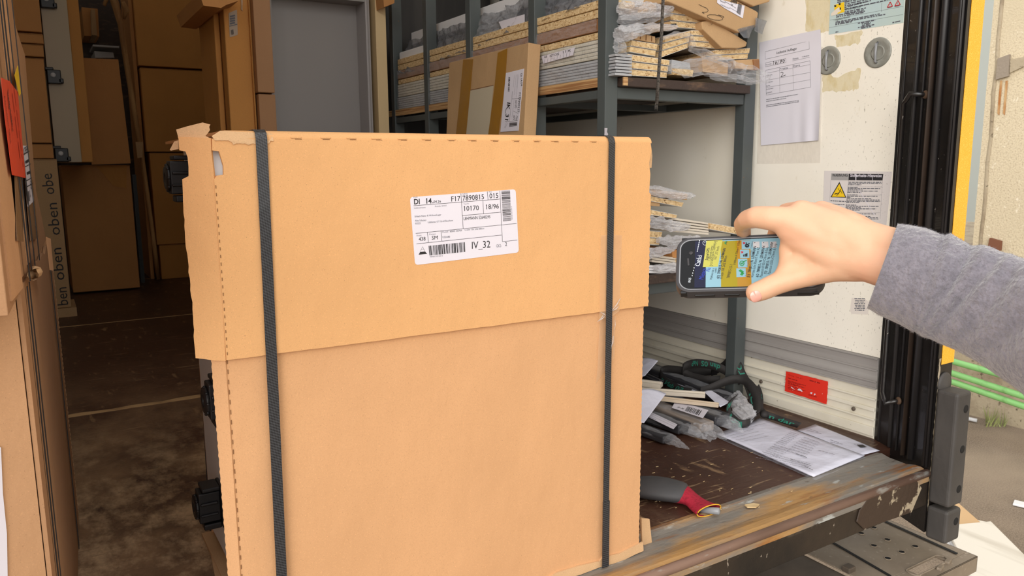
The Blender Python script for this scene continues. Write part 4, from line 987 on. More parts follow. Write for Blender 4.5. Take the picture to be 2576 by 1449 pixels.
S.text((182, 238), (405, 190), .0075, 'Laufzettel Auflieger'); S.text((70, 362), (136, 348), .004, 'Tour-Nr.', M_inkb); S.text((358, 300), (420, 288), .005, 'Datum', M_inkb); S.text((456, 276), (536, 260), .0035, '14.04.2026', M_inkb)
S.text((220, 405), (305, 390), .0045, 'Ausgang', M_inkb); S.text((362, 376), (437, 362), .0045, 'Eingang', M_inkb); S.text((78, 476), (140, 464), .004, 'Kartons', M_inkb); S.text((76, 550), (150, 536), .004, 'Schaum-', M_inkb); S.text((76, 588), (116, 580), .004, 'keile', M_inkb); S.text((76, 624), (154, 608), .004, 'Scheren-', M_inkb); S.text((76, 662), (138, 648), .004, 'platten', M_inkb)
for a, b in (((76, 730), (418, 672)), ((76, 750), (290, 714)), ((76, 790), (424, 738)), ((76, 808), (424, 752))): S.words(a, b, .0016, M_inkb)
for p in ([(150, 320), (158, 316), (150, 355)], [(182, 318), (170, 330), (176, 345), (186, 332), (182, 318), (180, 350)], [(206, 308), (196, 350)], [(222, 308), (248, 300), (232, 320), (226, 338)], [(222, 324), (242, 320)], [(262, 296), (252, 318), (262, 330), (274, 308), (262, 296)]): S.path(p, .0014, M_mark)
S.path([(228, 442), (244, 430), (258, 440), (250, 458), (232, 484), (256, 474), (284, 462)], .0013, M_mark)
S.done({'marker_pen': 'handwriting'})
# blue safety notice
bl = thing('safety_notice', 'pale blue worn notice sticker with two red warning triangles, top of the wall', 'sign', tuple(W(2180, 80)))
sh_ = G().prism([W(x, y) for x, y in ((2096, -150), (2288, -190), (2273, 57), (2085, 87))], (-.0006, 0, 0)).build('sheet', M_blue, bl)
S = Sheet(sh_, (XW-.0007, 0, 0), (-1, 0, 0), (2070, 0, 11.71), .0003)
for a, b in (((210, 595), (2375, 185)), ((185, 815), (2360, 425)), ((640, 275), (2080, -20)), ((1735, 90), (1725, 350))): S.seg(a, b, .0005, M_inkb)
y = -40
for a, b in (((425, 38), (900, -60)), ((425, 90), (1230, -80)), ((640, 85), (1400, -70)), ((640, 140), (1330, 0)), ((640, 190), (1200, 80)), ((640, 240), (1420, 30)), ((640, 290), (1900, 20))): S.words(a, b, .0032, M_inkb)
S.text((650, 318), (1120, 218), .0058, 'und Änderungsarbeiten'); 
for a, b in (((640, 370), (1270, 250)), ((640, 410), (1210, 305)), ((395, 470), (1240, 345)), ((390, 520), (1200, 385))): S.words(a, b, .0030, M_inkb)
S.text((370, 618), (790, 520), .0058, 'Allgemeine Hinweise'); S.text((320, 630), (350, 622), .0056, '7.')
for a, b in (((375, 670), (1675, 425)), ((370, 708), (1840, 438)), ((368, 745), (860, 655)), ((1035, 705), (1540, 610)), ((1150, 725), (1410, 675)), ((1150, 770), (1400, 715)), ((1035, 830), (1515, 740)), ((1130, 850), (1420, 795)), ((2050, 685), (2290, 635)), ((372, 965), (470, 945)), ((1905, 240), (2045, 212)), ((2110, 205), (2290, 170))): S.words(a, b, .0030, M_inkb)
S.poly([(340, 150), (630, 55), (640, 350), (440, 410), (345, 300)], M_yelsign, 1.5)
for q in ([(335, 160), (400, 150), (395, 205), (350, 212)], [(470, 95), (525, 88), (525, 148), (472, 152)], [(500, 225), (535, 215), (535, 285), (500, 290)]): S.poly(q, M_ink, 2)
S.poly([(250, 470), (245, 400), (330, 320), (470, 210), (520, 270), (540, 330), (440, 380), (420, 430)], mat('bare_wall_patch', (232, 222, 206), .5), 2)
for q in ([(1985, 55), (1900, 215), (2055, 185)], [(2212, 10), (2125, 170), (2285, 138)]):
    S.path(q+q[:1], .0022, M_redink2, 1.5); cx = sum(p[0] for p in q)/3; cy = sum(p[1] for p in q)/3; S.seg((cx, cy-40), (cx, cy+10), .0010, M_ink, 2)
S.done({'signal_yellow': 'yellow_symbol', 'bare_wall_patch': 'torn_patch', 'red_ink': 'warning_triangle'})
# adhesive residue on the wall around the notice
for q in (((2028, -20), (2098, -30), (2090, 80), (2028, 80)), ((2068, 180), (2110, 195), (2166, 168), (2160, 225), (2128, 228), (2068, 232)), ((2100, 88), (2170, 78), (2160, 110), (2105, 120))):
    pts = []; rg = random.Random(q[0][1]*7)
    for i in range(len(q)):
        a, b = W(*q[i], .0002), W(*q[(i+1) % len(q)], .0002)
        for k in range(7): pts.append(a.lerp(b, k/7)+V((0, rg.uniform(-.004, .004), rg.uniform(-.004, .004))))
    struct(G().face(pts).build('trim_8', M_glue), 'yellowed glue residue on the wall')
# white warning sheet
wn = thing('warning_notice', 'white worn notice with yellow slipping-person triangle, half behind the hand', 'sign', tuple(W(2160, 560)))
sh_ = G().prism([W(x, y) for x, y in ((2074, 429.5), (2245, 431.5), (2222, 640), (2066, 625))], (-.0006, 0, 0)).build('sheet', mat('notice_white', (226, 220, 218), .45, var=[(210, .63, .69, (92, 86, 80), I1, 4, 'Y', .0, -.14)]), wn)
S = Sheet(sh_, (XW-.0007, 0, 0), (-1, 0, 0), (2065, 425, 10.35), .0003)
S.poly([(272, 115), (730, 122), (722, 295), (262, 290)], mat('notice_grey', (168, 166, 166), .5)); S.poly([(732, 122), (1628, 130), (1606, 300), (722, 295)], M_ink)
S.text((300, 200), (700, 198), .0085, 'WARNUNG', l=2, bold=True); S.text((765, 205), (1588, 214), .0085, 'Sicherheits-Hinweise', M_label, True, 2)
S.poly([(900, 130), (930, 130), (925, 300), (905, 300)], M_label, 2.5)
S.poly([(484, 335), (665, 748), (250, 738)], M_ink); S.poly([(484, 385), (636, 730), (285, 722)], M_yelsign, 2)
S.path([(515, 545), (505, 575), (480, 620), (430, 640), (380, 655)], .0020, M_ink, 3); S.path([(480, 625), (450, 660), (415, 695)], .0018, M_ink, 3); S.path([(505, 572), (465, 540), (452, 500)], .0013, M_ink, 3); S.path([(505, 575), (545, 600), (556, 645)], .0013, M_ink, 3); S.path([(430, 640), (385, 640), (350, 660)], .0014, M_ink, 3)
S.poly([(517+15*math.cos(k), 538+13*math.sin(k)) for k in range(6)], M_ink, 3)
yy = 345
for k in range(30):
    x1_ = (1570, 1590, 1060, 0, 975, 1560, 1110, 1500, 1080, 0, 990, 1510, 820, 1370)[k % 14]
    if x1_: S.words((725-k*4, yy+10), (x1_-k*3, yy+12), .0022, M_inkb)
    yy += 33
for q in ((1600, 465), (1580, 680), (1545, 1140)): S.seg((720-q[1]*.03, q[1]), q, .0005, M_inkg)
S.words((250, 840), (650, 858), .0026, M_inkb); S.words((300, 925), (630, 940), .0022, M_inkb)
S.seg((262, 290), (232, 840), .0005, M_inkg); S.seg((722, 295), (660, 960), .0005, M_inkg); S.seg((1606, 300), (1545, 1300), .0005, M_inkg)
S.seg((980, 520), (1420, 1240), .0016, M_label, 3); S.seg((1340, 180), (1352, 300), .0012, M_label, 3)
S.done({'signal_yellow': 'yellow_field', 'notice_grey': 'grey_field', 'label_paper': 'white_lettering'})
# red sticker
rs_ = thing('red_sticker', 'scuffed red sticker low on the white wall profile', 'sticker', tuple(PX(2030, 1010, XW-.007)))
rw = lambda x, y: PX(1965+x/14.49, 925+y/14.49, XW-.0075)
rg = random.Random(8); pts = []
qq = [(178, 120), (1712, 500), (1662, 1330), (140, 850)]
for i in range(4):
    a, b = qq[i], qq[(i+1) % 4]
    for k in range(14): pts.append(rw(a[0]+(b[0]-a[0])*k/14+rg.uniform(-9, 9), a[1]+(b[1]-a[1])*k/14+rg.uniform(-9, 9)))
sh_ = G().prism(pts, (-.0006, 0, 0)).build('sheet', M_red, rs_)
S = Sheet(sh_, (XW-.0082, 0, 0), (-1, 0, 0), (1965, 925, 14.49), .0003)
S.text((265, 275), (470, 335), .0042, 'Achtung', M_redink); S.text((540, 352), (770, 418), .0045, 'Lebens !', M_redink)
for a, b, h in (((250, 390), (590, 485), .003), ((250, 480), (900, 670), .0022), ((250, 520), (700, 640), .0022), ((250, 555), (840, 745), .0022), ((250, 590), (560, 680), .0022), ((250, 655), (650, 770), .0022), ((240, 725), (890, 860), .0022), ((250, 775), (740, 905), .0022), ((1035, 480), (1420, 590), .0040), ((1000, 1000), (1300, 1085), .0026)): S.words(a, b, h, M_redink)
for q in ([(360, 685), (420, 725), (505, 800), (440, 775), (365, 720)], [(600, 800), (650, 755), (720, 780), (790, 865), (760, 875), (690, 840), (610, 820)], [(1050, 920), (1100, 890), (1150, 910), (1110, 960)], [(1195, 990), (1230, 930), (1270, 970), (1215, 1010)]): S.poly(q, M_label, 2)
S.done({'label_paper': 'scuff_mark'})
# small white sticker half under the cuff
sk = thing('instruction_sticker', 'small white instruction sticker with clipped corner, left of the sleeve cuff', 'sticker', tuple(W(2165, 790)))
k6 = lambda x, y: (1960+x/6.037, 560+y/6.037)
sh_ = G().prism([W(*k6(x, y)) for x, y in ((1105, 1140), (1300, 1150), (1365, 1200), (1355, 1395), (1100, 1385), (1080, 1330))], (-.0006, 0, 0)).build('sheet', mat('sticker_white', (232, 224, 216), .5), sk)
S = Sheet(sh_, (XW-.0007, 0, 0), (-1, 0, 0), (1960, 560, 6.037), .0003)
for k in range(8): S.words((1145+(k % 3)*8, 1160+k*25), (1305, 1162+k*25), .0024, M_inkb)
S.done()
# lashing cups
def cup(x, y, lab):
    c = W(x, y); t = thing('lashing_cup', lab, 'lashing ring', tuple(c+V((0, 0, -.038))))
    pr = [(.041, 0), (.041, .002), (.0385, .0035), (.031, .0035), (.029, .002), (.0275, .0006), (.0265, .0006)]
    G().lathe([(.0001, .0008), (.026, .0008), (.030, .003), (.0385, .0035), (.041, .002), (.041, 0)], c, (-1, 0, 0), 40).build('rim', M_galv, t)
    G().lathe([(.0001, .0012), (.017, .0013), (.0185, .0026), (.0195, .0013), (.021, .0010)], c, (-1, 0, 0), 36).build('dish', M_galv, t)
    rod = [c+V((-.003, .001, .027)), c+V((-.009, .001, .024)), c+V((-.010, .001, 0)), c+V((-.009, .001, -.024)), c+V((-.003, .001, -.027))]
    G().tube(rod, .0032, 12).build('rod', M_bolt, t)
cup(2208.5, 132.5, 'round steel lashing cup with upright rod, fully visible right of the paper')
cup(2084, 152, 'round steel lashing cup half hidden behind the paper sleeve')

# ================================================================== THINGS ON THE FLOOR AT RIGHT
F = lambda x, y, z=.001: PZ(x, y, z)
def paperstack(q, n, lab, grp=None, seed=0, th=.0012, dirs=None):
    t = thing('delivery_papers', lab, 'papers', tuple(F(*q[0])))
    rg = random.Random(seed)
    for k in range(n):
        z = .0015+k*th
        P = [F(x+rg.uniform(-1.5, 1.5)*(k < n-1), y+rg.uniform(-1, 1)*(k < n-1), z) for x, y in q]
        def f(u, v, P=P, k=k):
            p = P[0].lerp(P[1], u).lerp(P[3].lerp(P[2], u), v)
            return p+V((0, 0, .004*math.sin(math.pi*v)*math.sin(math.pi*u*.8+.3)*(k+1)/n + .0015*fnoise(p, 9, seed)*.5))
        G().grid(f, 14, 14).build('sheet', M_paper, t, solid=.0002)
    return t, q, .0015+(n-1)*th
t, q, z = paperstack([(2005, 1082), (2052, 1068), (2213, 1133), (2166, 1146)], 2, 'single white letter sheets under the thick paper stack, nearest the wall', seed=2)
S = Sheet(t.children[-1], (0, 0, z+.003), (0, 0, 1), (1600, 820, 2.683), .0008)
for a, b in (((1150, 690), (1225, 715)), ((1150, 705), (1250, 728)), ((1310, 770), (1370, 790)), ((1310, 785), (1395, 800))): S.words(a, b, .0022, M_inkg)
S.path([(1470, 798), (1520, 795), (1560, 815), (1520, 822), (1470, 798)], .0006, M_inkb); S.poly([(1490, 803), (1530, 803), (1555, 818), (1515, 822)], M_ink, 1.5); S.done()
t, q, z = paperstack([(1803, 1092), (1912, 1052), (2174, 1146), (2046, 1199)], 7, 'thick stack of printed white delivery papers on the floor by the sill', seed=3)
S = Sheet(t.children[-1], (0, 0, z+.0055), (0, 0, 1), (1600, 820, 2.683), .0006)
for k in range(5): S.words((590+k*28, 735+k*12), (760+k*34, 680+k*16), .0016, M_inkg)
S.seg((590, 728), (900, 650), .0016, M_inkg)
for k in range(9): S.words((1040-k*12, 715+k*9), (1100-k*12, 735+k*9), .0022, M_inkg)
for k in range(8): S.words((1130-k*16, 750+k*13), (1240-k*14, 790+k*13), .0022, M_inkg)
for k in range(6): S.words((930-k*14, 800+k*11), (1040-k*14, 835+k*11), .0022, M_inkg)
for k in range(4): S.words((850-k*14, 850+k*13), (1190-k*10, 935+k*9), .0022, M_inkg)
S.words((1230, 840), (1340, 870), .0026, M_inkg); S.words((1080, 865), (1150, 890), .003, M_inkb); S.words((1040, 900), (1180, 945), .0026, M_inkb); S.words((1130, 945), (1190, 975), .003, M_inkb)
S.done()
# plastic pouch below the stack
film('pouch_film', [F(1806, 1102, .0015), F(1880, 1072, .0015), F(2180, 1152, .0015), F(2052, 1208, .0015)], M_film, t, 20, 20, .0015, 4)
# wood chip and crumbs
tag(G().prism([F(x, y, .001) for x, y in ((1873, 1272), (1896, 1268), (1910, 1271), (1902, 1278), (1880, 1278))], (0, 0, .003)).build('wood_chip', M_woods), 'tan wood splinter lying on the sill right of the glove', 'wood chip')
rg = random.Random(12); g = G()
for k in range(34):
    c = PZ(rg.uniform(1640, 2000), rg.uniform(1130, 1290), .001); a = rg.uniform(-.6, .6); L__ = rg.uniform(.0015, .0055)
    g.obox(c+V((0, 0, .0006)), (math.cos(a)*L__, math.sin(a)*L__*.5, 0), (-math.sin(a)*.0007, math.cos(a)*.0007, 0), (0, 0, .0004))
o = g.build('splinters', M_woods); o['kind'] = 'stuff'; tag(o, 'small wood splinters scattered on the dark floor by the sill', 'splinters')

# work glove
gl = thing('work_glove', 'dark grey rubber-coated work glove with red knitted cuff, lying on the floor edge', 'glove', tuple(F(1700, 1270, 0)))
A = F(1618, 1246, 0); Bq = F(1724, 1262, 0); Cq = F(1752, 1280, 0); Dq = F(1782, 1296, 0)
def gring(c, t, hw, hh, n=20, lift=0):
    t = t.normalized(); s_ = V((0, 0, 1)).cross(t).normalized()
    return [c+s_*hw*math.cos(2*math.pi*k/n)+V((0, 0, hh*(1+math.sin(2*math.pi*k/n))+lift)) for k in range(n)]
ax = (Bq-A)
rs = []
for u, hw, hh in ((-.45, .030, .013), (-.2, .044, .020), (.1, .050, .023), (.4, .050, .024), (.7, .046, .023), (.92, .040, .022), (1.06, .034, .020)):
    c = A+ax*u; rs.append(gring(c, ax, hw, hh))
G().rings(rs).build('palm', M_gdark, gl, sub=1)
for k, (o_, L__) in enumerate(((-.036, .05), (-.012, .062), (.012, .058), (.034, .045))):
    s_ = V((0, 0, 1)).cross(ax.normalized()); c = A-ax*.35+s_*o_+V((0, 0, .014)); d = -ax.normalized()
    G().tube([c, c+d*L__*.4, c+d*L__*.8, c+d*L__*.98, c+d*L__], [.013, .013, .012, .009, .002], 12).build('finger', M_gdark, gl)
s_ = V((0, 0, 1)).cross(ax.normalized())
cf = Dq-Cq
rs = [gring(Bq-ax*.30, ax, .040, .019), gring(Bq, ax, .036, .020), gring(Bq.lerp(Cq, .5), ax+cf, .028, .015), gring(Cq, cf, .026, .012), gring(Cq.lerp(Dq, .5), cf, .031, .011), gring(Dq, cf, .037, .012)]
g = G().rings(rs, cap=False); g.build('cuff', M_gred, gl, solid=.0015, sub=1)
G().tube(gring(Dq+cf*.04, cf, .037, .012)+gring(Dq+cf*.04, cf, .037, .012)[:1], .0014, 8).build('hem', M_gyel, gl)
c = Dq+cf.normalized()*.004+V((.008, -.004, .012))
G().lathe([(.0, -.03), (.008, -.03), (.008, .012), (.0065, .014), (.0, .014)], c, cf.normalized()+V((.4, .2, .15)), 12).build('bolt', M_bolt, gl)

# goods between rack and door: profiles in bags
def bagged(lab, a, b, r, m_core, z=.018, seed=0, tail=(0, 0), lblpx=None, bar=False):
    P0, P1 = F(*a, z), F(*b, z); t = thing('bagged_profile', lab, 'profile', tuple((P0+P1)/2-V((0, 0, z))), 'profiles in plastic bags on the floor')
    d = (P1-P0).normalized(); s_ = V((0, 0, 1)).cross(d)
    P0 = P0 - d*.35
    G().obox((P0+P1)/2, (P1-P0)/2*.94, s_*r*1.5, V((0, 0, r*.75))).build('profile', m_core, t, bev=.005, seg=3)
    bag('film_wrap', [P0, P0.lerp(P1, .5), P0.lerp(P1, .8), P1, P1+d*.03+V((0, 0, -.004)), P1+d*.06+V((0, 0, -z*.5))], [r*1.5, r*1.55, r*1.55, r*1.3, r*.9, r*.15], M_film, t, seed, 22, 30, .22, .62)
    if lblpx:
        zt = z+r*.85
        lo2 = G().prism([PZ(x, y, zt) for x, y in lblpx], (0, 0, .0006)).build('label', M_label, t)
        S = Sheet(lo2, (0, 0, zt+.0008), (0, 0, 1), (0, 0, 1), .0004)
        a_, b_, c_, d_ = [V(p) for p in lblpx]
        e = lambda u, v: tuple(a_.lerp(b_, u).lerp(d_.lerp(c_, u), v))
        if bar: S.barcode(e(.4, .25), e(.85, .25), e(.4, .85), e(.85, .85), 15); S.text(e(.12, .75), e(.32, .75), .010, 'IK 36')
        else:
            for v in (.2, .55): S.seg(e(.02, v), e(.98, v), .0007, M_inkb)
            S.words(e(.05, .9), e(.3, .9), .003, M_inkg)
        S.done()
    return t
bagged('dark profile in a clear bag, nearest the floor edge and the carton', (1600, 1075), (1692, 1108), .015, M_darkp, .016, 1)
bagged('dark profile in a clear bag with a plain white label, second from the front', (1600, 1036), (1735, 1082), .019, M_darkp, .022, 2, lblpx=((1636, 1036), (1704, 1068), (1694, 1080), (1628, 1048)))
bagged('dark profile bag with crumpled shiny end, left of the paper stack', (1640, 1020), (1790, 1080), .020, mat('taupe_profile', (150, 138, 128), .5), .024, 3)
bagged('dark profile in a bag with a barcode label, behind the crumpled bag', (1680, 1008), (1830, 1062), .022, M_darkp, .030, 4, lblpx=((1700, 1008), (1782, 1032), (1768, 1052), (1690, 1026)), bar=True)
bagged('dark film-wrapped profile tucked behind the strap loops', (1770, 980), (1850, 1010), .022, M_darkp, .03, 6)
def strip(lab, a, b, wd, th, m_, z):
    P0, P1 = F(*a, z), F(*b, z); d = (P1-P0).normalized(); s_ = V((0, 0, 1)).cross(d); P0 = P0-d*.3
    tag(G().obox((P0+P1)/2, (P1-P0)/2, s_*wd/2, V((0, 0, th/2))).obox((P0+P1)/2+V((0, 0, th*.6)), (P1-P0)/2, s_*wd*.12, V((0, 0, th*.3))).build('trim_strip', m_, bev=.001), lab, 'strip', 'light strips on the profile pile')
strip('long ivory strip crossing the pile, upper and longer one', (1618, 983), (1774, 994), .030, .012, M_ivory, .070)
strip('beige strip crossing the pile below the ivory one', (1660, 1003), (1808, 1020), .018, .010, mat('beige_strip', (210, 192, 168), .45), .058)
strip('short ivory strip lying higher at the left of the pile', (1600, 962), (1664, 970), .034, .014, M_ivory, .085)
strip('dark strip at the back of the pile beside the carton', (1600, 935), (1660, 962), .030, .012, M_darkp, .05)
def loose(lab, q, z, seed, bend=.02, pts=None):
    P = [F(x, y, zz) for (x, y), zz in zip(q, z)]
    def f(u, v): return P[0].lerp(P[1], u).lerp(P[3].lerp(P[2], u), v)+V((0, 0, bend*math.sin(math.pi*u)*(1-v)))
    t = G().grid(f, 16, 16).build('paper_sheet', M_paper, solid=.0003)
    return tag(t, lab, 'paper')
loose('white sheet curling down beside the carton, over the bagged profiles', ((1590, 984), (1676, 990), (1620, 1064), (1570, 1062)), (.10, .085, .05, .05), 1, .012)
o = loose('small printed slip standing up beside the carton behind the strap', ((1590, 906), (1656, 907), (1622, 946), (1590, 952)), (.10, .12, .08, .07), 2, .01)
S = Sheet(o, PZ(1630, 925, .112), (0, -.5, .85), (1600, 880, 5.573), .002); S.done()
loose('white sheet lying flat beneath the looped strap', ((1672, 950), (1740, 938), (1812, 966), (1745, 985)), (.03, .03, .03, .03), 3, .004)
loose('white printed slip between the strips and the strap', ((1770, 985), (1790, 982), (1836, 1012), (1812, 1024)), (.06, .06, .05, .05), 4, .002)
tag(bag('film_tuft', [F(1855, 990, .05), F(1865, 1020, .04), F(1878, 1050, .03), F(1885, 1066, .012)], [.012, .030, .034, .008], M_filmc, None, 31, 22, 18, .5, .8), 'crumpled clear film tuft inside the strap loop', 'film')
tag(bag('film_tuft', [F(1735, 1072, .022), F(1760, 1080, .03), F(1785, 1092, .02), F(1800, 1100, .008)], [.010, .026, .022, .006], M_film, None, 33, 22, 18, .6, .8), 'shiny crumpled film tail left of the papers', 'film')
tag(bag('film_tuft', [F(1815, 1068, .012), F(1840, 1066, .020), F(1864, 1062, .01)], [.004, .020, .004], M_film, None, 35, 20, 14, .6, .7), 'small film end touching the paper stack', 'film')

# lashing strap in loose loops
def ribbon(pts, wd, wdir, n=70):
    P = [V(p) for p in pts]; out = []
    def cr_(p0, p1, p2, p3, t): return .5*((2*p1)+(-p0+p2)*t+(2*p0-5*p1+4*p2-p3)*t*t+(-p0+3*p1-3*p2+p3)*t**3)
    Q = [P[0]]+P+[P[-1]]; D_ = [V(d) for d in wdir]; DQ = [D_[0]]+D_+[D_[-1]]
    m = len(P)-1
    for k in range(n+1):
        t = k/n*m; i = min(int(t), m-1); f = t-i
        out.append((cr_(Q[i], Q[i+1], Q[i+2], Q[i+3], f), DQ[i+1].lerp(DQ[i+2], f).normalized()))
    return out
ls = thing('lashing_strap', 'black lashing strap with green print lying in loose loops by the wall', 'strap', tuple(F(1840, 1010, 0)))
Zu = (0, 0, 1)
def strapseg(px, wd=.030, texts=(), n=80):
    """px: (x, y, z, width direction)"""
    pts = [F(x, y, z) for x, y, z, d in px]; ds = [d for x, y, z, d in px]
    R_ = ribbon(pts, wd, ds, n); g = G()
    g.rings([[p-d*wd/2, p+d*wd/2] for p, d in R_], False, False); g.build('webbing', M_web, ls, solid=.0018)
    acc = [0]
    for a, b in zip(R_, R_[1:]): acc.append(acc[-1]+(b[0]-a[0]).length)
    for st_, s0, ln, flip in texts:
        vs, fs, wd_ = glyphs(st_, True); bm = bmesh.new(); bv = []
        for x, y in vs:
            s = (s0 + (ln*(1-x/wd_) if flip else ln*x/wd_))*acc[-1]; i = 0
            while i < len(acc)-2 and acc[i+1] < s: i += 1
            f = (s-acc[i])/max(1e-6, acc[i+1]-acc[i]); p = R_[i][0].lerp(R_[i+1][0], f); d = R_[i][1].lerp(R_[i+1][1], f)
            tt = (R_[i+1][0]-R_[i][0]).normalized(); nn = tt.cross(d).normalized()
            if nn.dot(CAM-p) < 0: nn = -nn
            yy = (y/.72-.5)*wd*.62*(-1 if flip else 1)
            bv.append(bm.verts.new(p+d*yy+nn*.0016))
        for f_ in fs:
            try: bm.faces.new([bv[i] for i in f_])
            except ValueError: pass
        g = G(); g.bm.free(); g.bm = bm; g.build('print', M_webt, ls)
U, T1 = V((0, 0, 1)), V((.2, -.5, .8))
c = lambda x, y: (1600+x/5.573, 880+y/5.573)
def sp(lst): return [(*c(x, y), z, V(d)) for x, y, z, d in lst]
strapseg(sp([(760, 590, .035, T1), (600, 545, .035, T1), (450, 470, .035, T1), (350, 380, .04, T1), (345, 310, .05, U), (420, 275, .06, U), (560, 280, .065, U), (700, 300, .065, U), (850, 305, .06, U), (1050, 300, .06, U), (1180, 285, .07, U)]), texts=(('50 daN', .06, .24, False), ('on', .33, .05, False)))
strapseg(sp([(1180, 420, .06, U), (1000, 425, .055, U), (800, 380, .055, U), (680, 320, .065, U), (660, 250, .085, U), (760, 200, .10, U), (900, 190, .11, U), (1080, 220, .11, U), (1250, 290, .10, T1), (1400, 390, .08, T1), (1480, 450, .07, T1)]), texts=(('NeP', .50, .07, True), ('dan 0S', .60, .18, True)))
strapseg(sp([(1060, 310, .06, U), (1200, 240, .10, U), (1290, 150, .135, U), (1350, 140, .14, (.5, -.2, .6)), (1420, 200, .13, (.8, -.4, .2)), (1480, 330, .10, (.9, -.4, .1)), (1560, 470, .075, (.9, -.4, .1)), (1620, 620, .055, (.9, -.4, .1)), (1665, 800, .035, (.9, -.4, .1)), (1655, 950, .022, (.8, -.2, .3)), (1560, 1040, .02, U), (1440, 1035, .02, U), (1330, 940, .03, (.8, .3, .4)), (1295, 820, .045, (.9, .2, .3)), (1330, 720, .06, (.9, 0, .3)), (1390, 650, .07, (.9, 0, .3))]), texts=(('TOLS', .20, .14, True), ('ACI', .41, .16, False), ('RI 5', .78, .17, False)), n=120)
strapseg(sp([(900, 590, .04, U), (1060, 530, .055, U), (1240, 450, .075, U), (1400, 410, .085, U), (1520, 430, .085, (.3, 0, .9)), (1620, 520, .075, (.6, -.2, .6)), (1690, 640, .06, (.8, -.3, .4)), (1700, 760, .045, (.8, -.3, .4)), (1680, 900, .03, (.8, -.3, .4))]))
strapseg(sp([(1700, 520, .07, (.6, 0, .7)), (1740, 620, .055, (.8, 0, .4)), (1755, 740, .04, (.8, 0, .4)), (1760, 850, .022, (.8, 0, .4)), (1830, 910, .018, U), (1950, 950, .015, T1), (2100, 1000, .014, T1), (2290, 1058, .012, T1)]), wd=.022, texts=(('50', .16, .12, True), ('n dar', .60, .34, False)))
G().ball(F(*c(1805, 905), .018), (.016, .014, .012)).build('knot', M_web, ls)

# ================================================================== HANDHELD PHONE
def camv(r_, u_, a_): return RT*r_ + UP*u_ + FW*a_
Lx = camv(-.151, -.0040, .046).normalized()
Sx = camv(.0133, .0625, .041); Sx = (Sx - Lx*Sx.dot(Lx)).normalized()
Nx = Lx.cross(Sx)
if Nx.dot(-FW) < 0: Nx = -Nx
PO = PD(1882, 661, .858)                       # centre of the screen face
HL, HS, TH = .079, .0385, .0135
def ph(a, b, c=0): return PO + Lx*a + Sx*b + Nx*c
phone = thing('handheld_phone', 'black rugged handheld phone held by the hand, screen showing parcel lists', 'phone', tuple(ph(0, 0, -TH)))
def rr2(a, b, r, n=7):
    out = []
    for sx_, sy_2, st_ in ((1, 1, 0), (-1, 1, 90), (-1, -1, 180), (1, -1, 270)):
        for k in range(n+1):
            an = R(st_+90*k/n); out.append((sx_*(a-r)+r*math.cos(an), sy_2*(b-r)+r*math.sin(an)))
    return out
def slabp(a, b, r, c0, c1, name, m_, bev=0.0, off=(0, 0), par=phone):
    P = [ph(x+off[0], y+off[1], c0) for x, y in rr2(a, b, r)]
    return G().prism(P, Nx*(c1-c0)).build(name, m_, par, bev=bev, seg=3)
slabp(HL, HS, .016, -TH, -.0015, 'case_back', M_case, .0025)
# raised rim round the glass
g = G(); o1, o2 = rr2(HL, HS, .016), rr2(HL-.0035, HS-.003, .0135)
g.rings([[ph(x, y, -.003) for x, y in o1], [ph(x*.998, y*.998, .0012) for x, y in o1], [ph(x, y, .0016) for x, y in o2], [ph(x, y, -.0005) for x, y in o2]], False, smooth=False)
g.build('rim', M_case, phone, bev=.0008)
g = G(); o1, o2 = rr2(HL-.0036, HS-.0031, .0134), rr2(HL-.0050, HS-.0042, .012)
g.rings([[ph(x, y, .0004) for x, y in o1], [ph(x, y, .0012) for x, y in o1], [ph(x, y, .0010) for x, y in o2], [ph(x, y, .0002) for x, y in o2]], False)
g.build('glass_edge', M_bolt, phone)
gls = slabp(HL-.0046, HS-.0040, .012, -.001, .0004, 'screen_glass', M_glass)
for a0, a1 in ((.036, .058), (.010, .026)):   # side keys on the lower long edge
    P = [ph(a0, -HS+.0005, -.0085), ph(a1, -HS+.0005, -.0085), ph(a1, -HS+.0005, -.0050), ph(a0, -HS+.0005, -.0050)]
    G().prism(P, -Sx*.0014).build('side_key', M_caseb, phone, bev=.0006)
P = [ph(-.05, -HS+.0005, -.0095), ph(-.072, -HS+.0005, -.0095), ph(-.072, -HS+.0005, -.0045), ph(-.05, -HS+.0005, -.0045)]
G().prism(P, -Sx*.0010).build('side_key', M_caseb, phone, bev=.0006)
for a in (.070,): G().obox(ph(a, HS-.001, -.004), Lx*.0035, Sx*.0018, Nx*.004).obox(ph(a, -HS+.001, -.004), Lx*.0035, Sx*.0018, Nx*.004).build('corner_guard', M_caseb, phone, bev=.0008)
e0 = PP(1690+300/7.245, 560+720/7.245, ph(0, 0, .0004), Nx)
G().obox(e0+Nx*.0003, Sx*.0052+Lx*.0004, Lx*.0010, Nx*.0003).build('earpiece', M_case, phone, bev=.0004)
G().lathe([(.0024, 0), (.0024, .0004), (.0014, .0006), (.0, .0006)], PP(1690+348/7.245, 560+556/7.245, ph(0, 0, .0004), Nx), Nx, 16).build('front_camera', M_case, phone)
S = Sheet(gls, ph(0, 0, .0005), Nx, (1690, 560, 7.245), .00010)
q = lambda *p: S.poly(*p)
SD = lambda a, b, c_, d_, mt, l=1: S.poly([a, b, c_, d_], mt, l)
